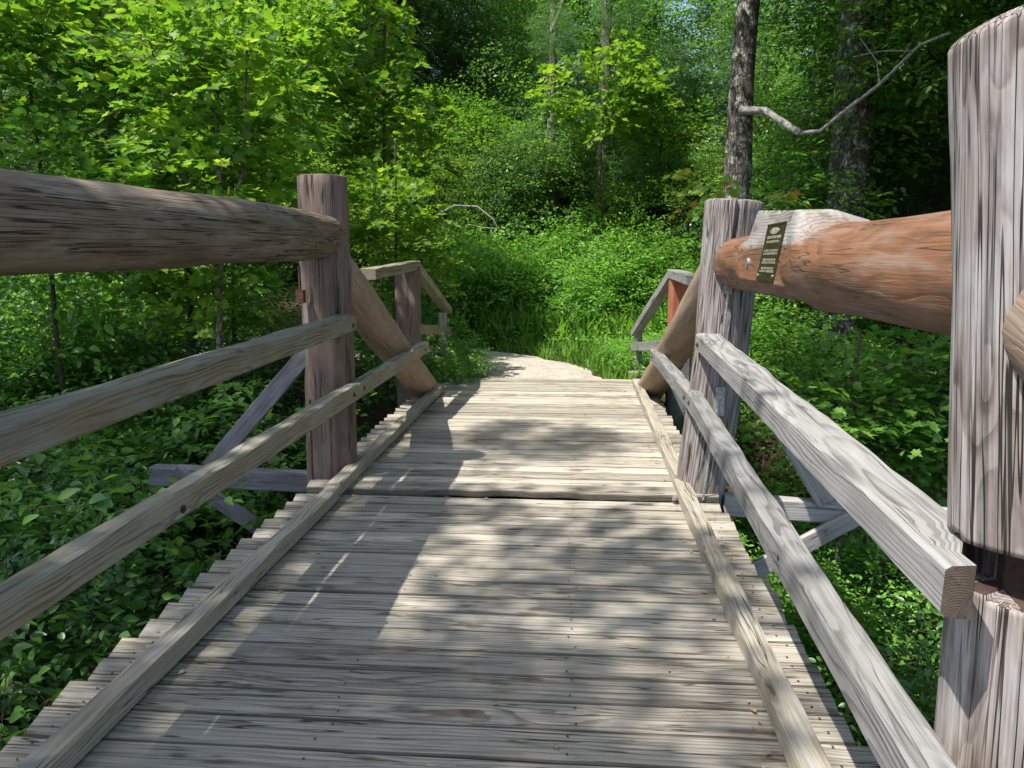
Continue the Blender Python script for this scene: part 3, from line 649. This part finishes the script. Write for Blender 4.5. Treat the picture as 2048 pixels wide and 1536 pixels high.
CR = {
 'maple': crown_mesh('maple_crown', 1.0, 1.25, 112, .145, 'maple', 'lf_maple', (.35, .75), 15, 3, 0, .2, layers=.28, flat=.5),
 'maple2': crown_mesh('maple_crown', 1.2, .9, 108, .14, 'maple', 'lf_maple', (.35, .8), 15, 8, 0, .2, layers=.25, flat=.5),
 'mapleM': crown_mesh('maple_crown', 1.2, 1.1, 170, .12, 'ovate', 'lf_mid', (.35, .8), 12, 33, 0, .2, layers=.3, flat=.35),
 'canopy': crown_mesh('high_crown', 2.2, 1.2, 95, .20, 'ovate', 'lf_mid', (.7, 1.5), 26, 35, 0, .1, fan=.6),
 'red': crown_mesh('young_crown', .34, .30, 16, .095, 'maple', 'lf_red', (.2, .35), 7, 36, 0, .2, flat=.4),
 'big': crown_mesh('broadleaf_crown', 2.2, 2.6, 900, .10, 'quad', 'lf_mid', (.5, 1.1), 20, 5, 0, .35, layers=.45),
 'big2': crown_mesh('broadleaf_crown', 2.4, 2.2, 900, .10, 'quad', 'lf_maple', (.5, 1.1), 20, 6, 0, .35, layers=.5),
 'cool': crown_mesh('cool_crown', 1.6, 2.2, 750, .07, 'quad', 'lf_cool', (.35, .8), 20, 9, 0, .3, flat=.6),
 'con': crown_mesh('conifer_crown', 1.9, 3.0, 1000, .16, 'needle', 'lf_dark', (.5, 1.1), 26, 12, 0, .15, layers=.4, droop=.35),
 'shrub': crown_mesh('shrub_foliage', .7, .6, 190, .062, 'ovate', 'lf_bank', (.22, .5), 14, 14, 0, .2, flat=.4),
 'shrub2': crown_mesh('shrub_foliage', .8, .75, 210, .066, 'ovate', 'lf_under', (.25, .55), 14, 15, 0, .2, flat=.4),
 'shrub3': crown_mesh('shrub_foliage', .6, .55, 160, .085, 'maple', 'lf_mid', (.22, .5), 11, 16, 0, .2, flat=.35),
}
TR = {}
def tree(name, x, y, h, kind, cz, cs, label, group=None, mat='bark_dark', r0=.12, lean=(0, 0), rz=None, z0=None, cat='tree', crowns=None, limbs=()):
    z0 = float(H(x, y)) - .1 if z0 is None else z0
    t = tag(empty(name, (x, y, z0)), label, cat, group); sd = int(abs(x * 97 + y * 31)) + 1
    trunk_mesh('trunk', [(0, 0, 0), (lean[0] * .4, lean[1] * .4, h * .4), (lean[0], lean[1], h)], r0, r0 * .45, mat, limbs, parent=t, seed=sd)
    rg_ = random.Random(sd)
    for (kx, ky, kz, kk, ks) in (crowns or [(0, 0, cz, kind, cs)]):
        obj_from(CR[kk], 'crown', t, (ks, ks, ks * rg_.uniform(.85, 1.1)), rg_.uniform(0, 6.28) if rz is None else rz, (kx + lean[0] * .8, ky + lean[1] * .8, kz))
    return t

# ---- trees whose trunks show
tl = tree('lichen_tree', 2.12, 11.4, 12, 'big', 7.5, 1.15, 'straight tree with lichen spotted bark right of the bridge, behind the right post', None, 'bark_lichen', .205, (.35, 0), crowns=[(0, 0, 7.5, 'big', 1.15), (1.9, -.2, 3.9, 'mapleM', .75)])
mb_pts = [(0, -.12, 3.05), (.45, -.5, 3.02), (.85, -1.0, 2.75), (1.15, -1.3, 2.68), (1.5, -1.8, 2.88), (1.8, -2.2, 3.05), (2.05, -2.5, 3.22), (2.3, -2.9, 3.35)]
BL = lambda L_: [tuple(Vector(p) - tl.location) for p in L_]
trunk_mesh('bare_branch', BL([(2.16, 11.2, 3.57), (2.44, 11.0, 3.53), (2.80, 10.6, 3.18)]), .055, .046, 'deadwood', (), n=8, wob=.01, parent=tl, seed=3)
trunk_mesh('bare_branch', BL([(2.80, 10.6, 3.18), (2.99, 10.4, 3.175), (3.23, 10.1, 3.40), (3.45, 9.8, 3.59), (3.55, 9.5, 3.74), (3.63, 9.2, 3.87), (3.84, 9.0, 3.93)]), .027, .015, 'deadwood',
           [(BL([(3.45, 9.8, 3.59), (3.40, 9.8, 3.85), (3.2, 9.8, 4.1)]), .012, .006), (BL([(3.60, 9.3, 3.83), (3.3, 9.4, 3.86), (3.0, 9.4, 3.80)]), .010, .005)], n=8, wob=.01, parent=tl, seed=4)
tree('dark_tree', 4.0, 12.6, 13, 'big', 7.8, 1.2, 'thick dark trunk standing in deep shade on the right', None, 'bark_lichen', .32, (.15, .1), crowns=[(0, 0, 7.8, 'big', 1.2), (.5, .6, 3.0, 'mapleM', 1.0), (-.8, -.2, 1.6, 'mapleM', .9)])
tree('pale_barked_tree', .50, 19.2, 13, 'big', 8.8, 1.0, 'pale rough trunk rising behind the shrubby bank, the thicker of the central pair', None, 'bark_pale', .20, (.30, 0), crowns=[(0, 0, 9.5, 'canopy', .8), (.5, -.9, 1.6, 'cool', .42), (.1, -.8, 5.4, 'cool', .36)])
tree('pale_barked_tree', -.55, 19.6, 12, 'cool', 7.5, 1.0, 'thin pale forked trunk behind the bank, left of the thicker pale trunk', None, 'bark_pale', .125, (-.15, 0), crowns=[(0, 0, 8.5, 'canopy', .7), (-.5, -.8, 1.8, 'cool', .42), (.1, -.7, 4.9, 'cool', .34)],
     limbs=[([(-.1, 0, 5.8), (.25, 0, 6.6), (.5, 0, 7.8)], .06, .03)])
tree('dark_tree', -4.75, 22, 14, 'con', 5.2, 1.3, 'dark double trunk of an evergreen left of centre in the far wood', None, 'bark_dark', .26, (-.3, 0), limbs=[([(0, 0, 2), (.35, 0, 5), (.45, 0, 12)], .18, .1)])
tree('dark_tree', -7.7, 13.2, 12, 'big2', 6.2, .9, 'dark leaning trunk behind the bright saplings at the upper left', None, 'bark_dark', .14, (-.7, .3), limbs=[([(-.2, 0, 3.4), (-.9, 0, 4.4), (-1.5, 0, 5.6)], .06, .03)])
tree('dark_tree', -5.6, 12.9, 10, 'big', 6.5, .7, 'slim dark trunk between the left saplings', None, 'bark_dark', .085, (-.15, .2))
tree('slim_tree', -4.75, 9.6, 6.5, 'maple', 3.6, 1.1, 'slim crooked dark stem seen between the left log rail and handrail', None, 'bark_dark', .06, (-.25, .2))

# ---- bright maple saplings on the left
tree('maple_sapling', -3.95, 8.4, 3.9, 'maple', 2.3, 1.0, 'tall bright green sapling with several pale stems, left of the left post', None, 'bark_pale', .045, (.15, 0), z0=-.7,
     crowns=[(0, 0, 2.35, 'maple', .82), (.1, .1, 3.6, 'maple2', .8), (-.3, .2, 1.5, 'maple2', .7)], limbs=[([(.05, 0, 2.2), (-.25, 0, 3.2), (-.4, -.3, 4.6)], .026, .014), ([(.05, 0, 2.5), (.4, 0, 3.2), (.65, -.3, 4.5)], .026, .014)])
tree('maple_sapling', -6.3, 9.2, 4.5, 'maple2', 2.6, 1.1, 'bright yellow green maple sapling at the upper left corner', None, 'twig', .04, (-.1, 0), z0=-.7,
     crowns=[(0, 0, 2.2, 'mapleM', 1.1), (-.2, .3, 3.9, 'maple', 1.0)])
tree('maple_sapling', -7.6, 8.6, 4., 'maple', 1.6, 1.1, 'broad leafy sapling at the left edge of the photo', None, 'twig', .04, (0, 0), z0=-.6,
     crowns=[(1.9, 0, 1.7, 'mapleM', 1.0), (.8, .3, 3.9, 'maple2', .7)])
tree('maple_sapling', -2.55, 10.9, 3.6, 'maple2', 2.0, .85, 'low bright maple directly behind the left post', None, 'twig', .03, (.1, 0), z0=-.4,
     crowns=[(-.2, 0, 2.0, 'maple2', .72), (.3, .2, 1.5, 'maple2', .5)])
tree('maple_sapling', -3.3, 13.2, 5.5, 'maple2', 3.2, 1.2, 'sunlit maple reaching a branch over the path', None, 'twig', .05, (.2, 0),
     crowns=[(.1, 0, 3.1, 'maple2', .95), (-.9, .2, 4.0, 'maple', 1.1)])
tree('maple_sapling', -5.0, 11.2, 5.0, 'maple', 3.2, 1.1, 'sunlit sapling in the middle of the left thicket', None, 'twig', .04, (.2, 0), crowns=[(0, 0, 2.5, 'mapleM', 1.1), (.9, .4, 4.2, 'maple2', .6)])
tree('maple_sapling', .45, 17.9, 5.2, 'maple2', 3.0, .9, 'bright yellow green maple top glowing in front of the pale trunks', None, 'twig', .035, (.1, .1), crowns=[(.0, 0, 3.4, 'maple2', 1.0), (.9, .1, 3.5, 'maple2', .6)])
tree('young_maple', 1.42, 6.7, 3.2, 'red', 0, 1, 'slender young maple with reddish new leaves just behind the top of the right far post', None, 'twig', .014, (-.1, .1), z0=-1.4,
     crowns=[(-.02, 0, 3.1, 'red', 1.0), (-.25, -.05, 3.4, 'red', .7), (.3, 0, 2.85, 'red', .8)])
# ---- maple twigs on the right
tree('young_maple', 2.35, 6.9, 2.2, 'shrub3', 0, 1, 'young maple with sharp lobed leaves under the right log rail', None, 'twig', .028, (.1, .1), z0=-1.2,
     crowns=[(-.15, 0, 1.0, 'shrub3', .95), (.75, .3, .75, 'shrub3', 1.0), (1.5, .5, 1.3, 'shrub3', .8)])
tree('young_maple', 3.7, 7.4, 2.8, 'shrub3', 0, 1, 'young maple beside the nearest right post, half in shade', None, 'twig', .028, (.1, .1), z0=-1.3,
     crowns=[(-.5, -.2, 1.4, 'shrub3', 1.0), (.2, .2, .8, 'shrub3', 1.1)])

print('verts so far', sum(len(m.vertices) for m in bpy.data.meshes))

# ---- shrubs as single things
def shrub(x, y, s, kind, label, group, z=None, sz=1.):
    z = float(H(x, y)) - .05 if z is None else z
    t = tag(empty('shrub', (x, y, z)), label, 'shrub', group); rg_ = random.Random(int(abs(x * 311 + y * 77)))
    mb = MB(); 
    trunk_mesh('stem', [(0, 0, 0), (.05, .02, .3 * s), (.02, .05, .9 * s * sz)], .012, .006, 'twig', [([(0, 0, .1), (.2 * s, 0, .4 * s), (.35 * s, .1, .8 * s * sz)], .008, .004), ([(0, 0, .1), (-.2 * s, 0, .4 * s), (-.3 * s, .1, .8 * s * sz)], .008, .004)], n=6, wob=.01, parent=t, seed=rg_.randint(1, 99))
    obj_from(CR[kind], 'foliage', t, (s, s, s * sz), rg_.uniform(0, 6.28), (0, 0, .02)); return t
G1 = 'shrubs filling the ravine left of the bridge'; G2 = 'shrubs on the sunny bank beyond the path'; G3 = 'shrubs growing right of the bridge'
rs = random.Random(5)
for i in range(46):
    x = -2.75 - rs.random() ** .8 * 6.5; y = rs.uniform(2.6, 10.5)
    s = rs.uniform(.9, 1.35); zt = float(H(x, y)) - .05 + rs.uniform(0, .5) * (y < 8)
    shrub(x, y, s, rs.choice(('shrub2', 'shrub2', 'shrub', 'shrub3')), 'leafy green shrub in the thicket left of the bridge', G1, zt, rs.uniform(.8, 1.1))
for i in range(34):
    x = rs.uniform(-3.2, 5.5); y = 15.2 + rs.random() * 4 - max(0, x) * .5
    shrub(x, y, rs.uniform(.85, 1.4), rs.choice(('shrub', 'shrub', 'shrub', 'shrub2')), 'fresh green shrub on the sunlit bank beyond the path', G2, None, rs.uniform(.9, 1.3))
for i in range(26):
    x = rs.uniform(1.75, 5.5); y = rs.uniform(2.6, 6.8)
    shrub(x, y, rs.uniform(.55, .95), rs.choice(('shrub', 'shrub2', 'shrub3')), 'small leafy shrub on the ravine side right of the bridge', G3, None, rs.uniform(.7, 1.0))
for (x, y, s) in ((1.75, 6.6, .75), (2.2, 7.4, .85), (1.7, 7.9, .7), (2.7, 6.9, .8), (1.6, 5.9, .6), (2.4, 8.4, .8), (2.1, 3.9, .6), (2.6, 4.6, .7)):
    shrub(x, y, s, 'shrub', 'small leafy shrub on the ravine side right of the bridge', G3, None, .95)
for i in range(16):
    x = rs.uniform(-12.5, -5.5); y = rs.uniform(9.5, 14.5)
    shrub(x, y, rs.uniform(1.1, 1.7), rs.choice(('shrub2', 'shrub', 'shrub3')), 'leafy green shrub in the thicket left of the bridge', G1, None, rs.uniform(.9, 1.3))
for (x, y, s) in ((1.75, 9.9, .8), (2.2, 10.8, 1.1), (1.6, 11.6, .7), (2.9, 11.4, 1.2)):
    shrub(x, y, s, 'shrub', 'bright shrub behind the far right railing', 'shrubs behind the far right railing', None, .9)
for (x, y, s) in ((-1.62, 10.15, .42), (-1.5, 10.7, .5), (-2.2, 10.2, .7), (-1.75, 11.4, .55)):
    shrub(x, y, s, 'shrub', 'low leafy plant spilling over the far left corner of the deck', 'plants at the far left corner of the deck', -.08, .9)

# ---- canopy and middle wood, trees of the rows behind
G4 = 'trees of the wood behind the bridge'
for (x, y, k_, s_) in ((-3.6, 18.6, 'big2', .62), (-2.0, 18.9, 'cool', .7), (1.9, 18.7, 'big2', .6), (3.2, 18.2, 'cool', .8), (4.6, 17.9, 'big', .75), (6.2, 17.6, 'cool', .8), (-.1, 20.6, 'cool', .85), (-1.6, 20.4, 'big2', .8), (1.6, 20.8, 'big', .9), (2.8, 20.2, 'big2', .8)):
    tree('understory_tree', x, y, 3.6, k_, 0, 1, 'small leafy tree rising out of the top of the bank', 'small trees along the top of the bank', 'bark_dark', .05, (0, 0), crowns=[(0, 0, .3, k_, s_)])
rows_ = []
for (y, n_, hw) in ((20.5, 9, 11), (22.5, 12, 15), (25, 13, 19), (28, 13, 23), (32, 12, 27)):
    for i in range(n_):
        rows_.append((((i + .5) / n_ * 2 - 1) * hw + rs.uniform(-.8, .8), y + rs.uniform(-.8, .8)))
labs = {'con': 'dark evergreen in the wood beyond the bank', 'big': 'leafy broadleaf tree in the wood beyond the bank', 'cool': 'small leaved grey green tree in the wood beyond the bank', 'big2': 'yellow green broadleaf tree in the wood beyond the bank'}
for (x, y) in rows_:
    k = rs.choice(('big', 'cool', 'cool', 'con', 'big2') if x > -4 else ('big', 'con', 'big2', 'big2', 'cool'))
    s = rs.uniform(.75, 1.15); zt = (y - 19) * .62 + 2.6          # tops step up towards the back
    zt += rs.uniform(-.8, .8); cw = []
    if y < 24: cw = [(0, 0, max(-.3, zt - 4.4 * s), k, s)]
    elif y < 27: cw = [(0, 0, 1.0, rs.choice(('cool', 'big', k)), s), (rs.uniform(-.6, .6), 0, zt - 3.2 * s, k, s)]
    else: cw = [(0, 0, zt - 7., k, s), (rs.uniform(-.6, .6), 0, zt - 3.2 * s, k, s * 1.1)]
    tree('forest_tree', x, y, max(3., zt), k, 0, 1, labs[k], G4, 'bark_dark', rs.uniform(.08, .18), (rs.uniform(-.5, .5), 0), crowns=cw)
# trees behind the left shoulder, their crowns far above the frame
for (x, y, cr) in ((-9.0, -1.2, [(2.55, .8, 12.4, 'canopy', .74), (-.6, 2.6, 12.0, 'canopy', 1.1), (-1.6, 1.0, 12.8, 'canopy', .9), (.2, 3.4, 13.4, 'canopy', .6)]), (-11.5, 2.2, [(.9, .8, 12.2, 'canopy', 1.1)]), (-8.6, -4.6, [(1.8, 2.2, 13.2, 'canopy', .5)]),
                   (-10.5, 6.6, [(2.7, 1.2, 12.4, 'canopy', .42)]), (-10.5, 2, [(4.4, .8, 14.5, 'canopy', .34)])):
    tree('overhanging_tree', x, y, 13.5, 'canopy', 0, 1, 'tall tree behind the left side of the bridge, its crown hanging over the deck', 'trees overhanging the left of the bridge', 'bark_dark', .2, (.3, .2), crowns=cr)
# tall shade trees on the right: trunks and high crowns
G5 = 'tall trees shading the right bank'
for (x, y, cz) in ((6.2, 10.5, 5.2), (5.4, 15.5, 4.6), (8.5, 13.5, 4.2), (9.5, 9, 4.5), (7.5, 17.5, 3.5), (11.5, 12, 3.), (5.2, 6.6, 6.5), (8, 5.5, 5.5)):
    shade_crowns = {5.2: [(-5.3, -1.0, 8.4, 'big', .55), (-4.3, .6, 9.0, 'big', .6), (-3.5, -.5, 8.4, 'big', .72), (-2.4, -3.0, 8.6, 'big', .7)], 6.2: [(-3.2, -.3, 9., 'big', .8)]}.get(x, [])  # extra crowns added out of view to keep sun off the right bank
    tree('shade_tree', x, y, 12, 'big', 0, 1, 'tall tree with a dense high crown over the shaded right bank', G5, 'bark_dark', .16, (rs.uniform(-.3, .3), 0),
         crowns=[(0, 0, cz, 'big', 1.25), (.4, .3, cz + 4.2, 'big', 1.3)] + ([(0, 0, 1.2, 'con', .8)] if y > 12 else []) + shade_crowns)

# ---- stuff: undergrowth, wood backdrop, grass
def scatter(n, xr, yr, hfun, leaf, kind, mat, name, label, L=(.2, .5), nl=12, seed=1, keep=None, cat='undergrowth', flat=.4, thick=.5, mul=1.):
    rng = np.random.default_rng(seed); x = rng.uniform(*xr, n); y = rng.uniform(*yr, n)
    if keep is not None: k = keep(x, y); x, y = x[k], y[k]
    n = len(x); hh = hfun(x, y); z = H(x, y) + hh * (1 - thick * rng.random(n) ** 1.5)
    P = np.stack([x, y, z], -1); D = rng.normal(0, 1, (n, 3)); D[:, 2] = np.abs(D[:, 2]) * .5 + .1; D[:, 1] -= .5
    a = sprays(P, D, rng.uniform(L[0], L[1], n), nl, leaf, rng, flat, .2, .5)
    o = leaves(name, a[0], a[1], a[2], a[3], kind, mat, a[4], lv=a[5], rng=rng); tag(o, label, cat, None, 'stuff'); return o
def lump(x, y, a=1., b=0.): return .5 + .5 * np.sin(x * 1.7 * a + b + np.sin(y * 1.1 * a + b)) * np.sin(y * 1.5 * a - b + np.sin(x * .9 * a))
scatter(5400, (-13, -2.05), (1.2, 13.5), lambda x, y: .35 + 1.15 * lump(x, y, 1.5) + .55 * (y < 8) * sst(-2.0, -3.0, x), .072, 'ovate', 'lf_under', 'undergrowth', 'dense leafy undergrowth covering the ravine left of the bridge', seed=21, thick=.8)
scatter(6500, (-4.5, 7), (14.3, 20.5), lambda x, y: .2 + (.9 * lump(x, y, 1.2, 1.) + .7 * lump(x, y, 3.1, .5) ** 3) * sst(14.2, 16, y + np.clip(x, 0, 5) * .3) , .06, 'quad', 'lf_bank', 'bank_vegetation', 'mass of bright herbs and brambles on the bank beyond the path', seed=22, nl=14, thick=.9,
        keep=lambda x, y: y > 14.4 - np.clip(x, 0, 4) * .55)
scatter(5200, (1.15, 9), (1.0, 13), lambda x, y: .12 + .5 * lump(x, y, 1.4, 2.) , .055, 'ovate', 'lf_mid', 'undergrowth', 'leafy undergrowth on the ravine side right of the bridge', seed=23, thick=.9,
        keep=lambda x, y: (lump(x, y, .9, .4) > np.where(y > 6.8, np.where(x < 2.4, .35, .9), .22)) & ~((x < 2.2) & (y < 4.3) & (lump(x, y, 2., 1.) > .5)))
scatter(800, (-9, -2.5), (2.2, 11), lambda x, y: 1.0 + 1.0 * lump(x, y, 1.8) + .5 * (y < 8), .10, 'ovate', 'lf_mid', 'undergrowth', 'taller broad leaved stems standing out of the left thicket', seed=41, L=(.3, .7), nl=10, thick=.5)
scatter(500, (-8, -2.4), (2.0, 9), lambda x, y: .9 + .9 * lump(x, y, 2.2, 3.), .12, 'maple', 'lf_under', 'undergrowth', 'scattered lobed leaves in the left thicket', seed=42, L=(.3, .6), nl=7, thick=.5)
scatter(2500, (.4, 4.5), (10.7, 15.5), lambda x, y: .10 + .35 * lump(x, y, 1.2, 1.), .05, 'quad', 'lf_bank', 'low_herbs', 'low herbs at the right edge of the gravel path', seed=24, L=(.12, .3), nl=10, keep=lambda x, y: x > np.interp(y, [10.6, 12, 13.6, 15.5], [.55, .35, -.4, -3]))
scatter(9000, (-14, 14), (19.2, 27), lambda x, y: .8 + 3.6 * lump(x, y, 1.2, .3), .085, 'quad', 'lf_cool', 'wood_undergrowth', 'undergrowth of the wood behind the bank', seed=26, L=(.3, .8), nl=14, thick=.8)
scatter(20000, (-34, 34), (20, 46), lambda x, y: 1.0 + 13.0 * RNG.random(len(x)), .15, 'quad', 'lf_mid', 'distant_wood', 'far off wood closing the view between the nearer trees', seed=25, L=(.5, 1.3), nl=18, thick=.3, keep=lambda x, y: y > 24 + np.abs(x) * .1, cat='wood')

scatter(4200, (-24, -7.5), (7, 20), lambda x, y: .4 + 1.6 * lump(x, y, 1.1, .3), .085, 'ovate', 'lf_mid', 'undergrowth', 'undergrowth under the trees far to the left', seed=27, L=(.3, .7), nl=14, thick=.8)
# grass
def grass(n, xr, yr, hh, name, label, seed, keep=None, mat='lf_grass'):
    rng = np.random.default_rng(seed); x = rng.uniform(*xr, n); y = rng.uniform(*yr, n)
    if keep is not None: k = keep(x, y); x, y = x[k], y[k]
    n = len(x); P = np.stack([x, y, H(x, y) - .01], -1); F = rng.normal(0, .35, (n, 3)); F[:, 2] = 1; N = rng.normal(0, 1, (n, 3)); N[:, 2] = .1
    s = hh * rng.uniform(.5, 1.3, n); o = leaves(name, P, F, N, s, 'blade', mat, None, rng=rng); tag(o, label, 'grass', None, 'stuff')
def pathedge(x, y):
    d = np.full(len(x), 99.)
    for (px, py, w) in P2[::2]: d = np.minimum(d, np.hypot(x - px, y - py) - w)
    return d
grass(26000, (-5, 4.5), (10.5, 16.5), .24, 'grass', 'long bright grass fringing the far edge of the gravel path', 31, keep=lambda x, y: (pathedge(x, y) > -.05) & (pathedge(x, y) < 1.1) & (x > -1.4 + (y < 12) * 1.5))
grass(5000, (-3.5, -1.2), (10.6, 14), .2, 'grass', 'grass at the left edge of the path', 32, keep=lambda x, y: (pathedge(x, y) > -.08) & (pathedge(x, y) < .6))

grass(9000, (-4, 5.5), (14.6, 18.5), .62, 'tall_grass', 'tall pale grass and stems standing up through the bank brambles', 33)
n_ = 150; rl = np.random.default_rng(77); xl_ = rl.uniform(-1.5, .9, n_); yl_ = rl.uniform(1.9, 10.2, n_); e_ = rl.random(n_) < .55; xl_[e_] = np.where(rl.random(e_.sum()) < .5, -1.53 + .05 * rl.random(e_.sum()), .66 - .05 * rl.random(e_.sum()))
F_ = rl.normal(0, 1, (n_, 3)); F_[:, 2] *= .06; N_ = rl.normal(0, .25, (n_, 3)); N_[:, 2] = 1
tag(leaves('leaf_litter', np.stack([xl_, yl_, np.where(yl_ > 5.16, .026, 0.) + .009], -1), F_, N_, rl.uniform(.012, .035, n_), 'ovate', 'straw', None, rng=rl), 'scraps of dry leaf and bark lying on the planks', 'leaf litter', None, 'stuff')
# rocks by the stream
def rock(x, y, s, i):
    me = bpy.data.meshes.new('rock'); import bmesh
    bm = bmesh.new(); bmesh.ops.create_icosphere(bm, subdivisions=3, radius=1); rg_ = random.Random(i)
    pl = [(Vector((rg_.gauss(0, 1), rg_.gauss(0, 1), rg_.gauss(0, 1))).normalized(), rg_.uniform(.55, .9)) for _ in range(9)]
    for v in bm.verts:
        for nn, dd in pl:
            e = v.co.dot(nn) - dd
            if e > 0: v.co -= nn * e * .9
        v.co *= 1 + .04 * math.sin(v.co.x * 9 + i) * math.sin(v.co.y * 8)
    bm.to_mesh(me); bm.free(); me.materials.append(M['rock'])
    o = bpy.data.objects.new('rock', me); C.objects.link(o); o.location = (x, y, float(H(x, y)) + s * .25); o.scale = (s * 1.3, s, s * .75); o.rotation_euler = (0, 0, i)
    tag(o, 'grey angular rock beside the stream under the right edge of the deck', 'rock', 'rocks beside the stream on the right'); return o
for i in range(30):
    rock(rs.uniform(1.0, 2.6), rs.uniform(1.8, 5.2), rs.uniform(.08, .24), i)

# dead sticks
def stick(pts, r, label, mat='deadwood', limbs=()):
    o = trunk_mesh('dead_branch', pts, r, r * .5, mat, limbs, n=6, wob=.005, seed=len(pts)); tag(o, label, 'branch'); return o
stick([(-3.0, 17.2, 2.55), (-2.6, 17.1, 2.75), (-2.1, 17.0, 2.72), (-1.75, 16.9, 2.45), (-1.65, 16.9, 2.25), (-2.0, 16.9, 2.28), (-2.3, 16.9, 2.35)], .022, 'hooked pale dead branch arching over the top of the bank')
stick([(-2.35, 12.4, 1.75), (-2.05, 12.2, 1.2)], .03, 'short pale broken stick leaning behind the left railing')
stick([(2.6, 15.2, 2.75), (3.4, 14.8, 2.2), (4.4, 14.2, 1.7)], .04, 'dark dead limb slanting down through the shrubs right of the path', 'bark_dark', [([(3.4, 14.8, 2.2), (3.0, 14.6, 2.3), (2.4, 14.5, 2.6)], .02, .01)])
# a few loose stalks
print('objects', len(bpy.data.objects), 'faces', sum(len(m.polygons) for m in bpy.data.meshes))
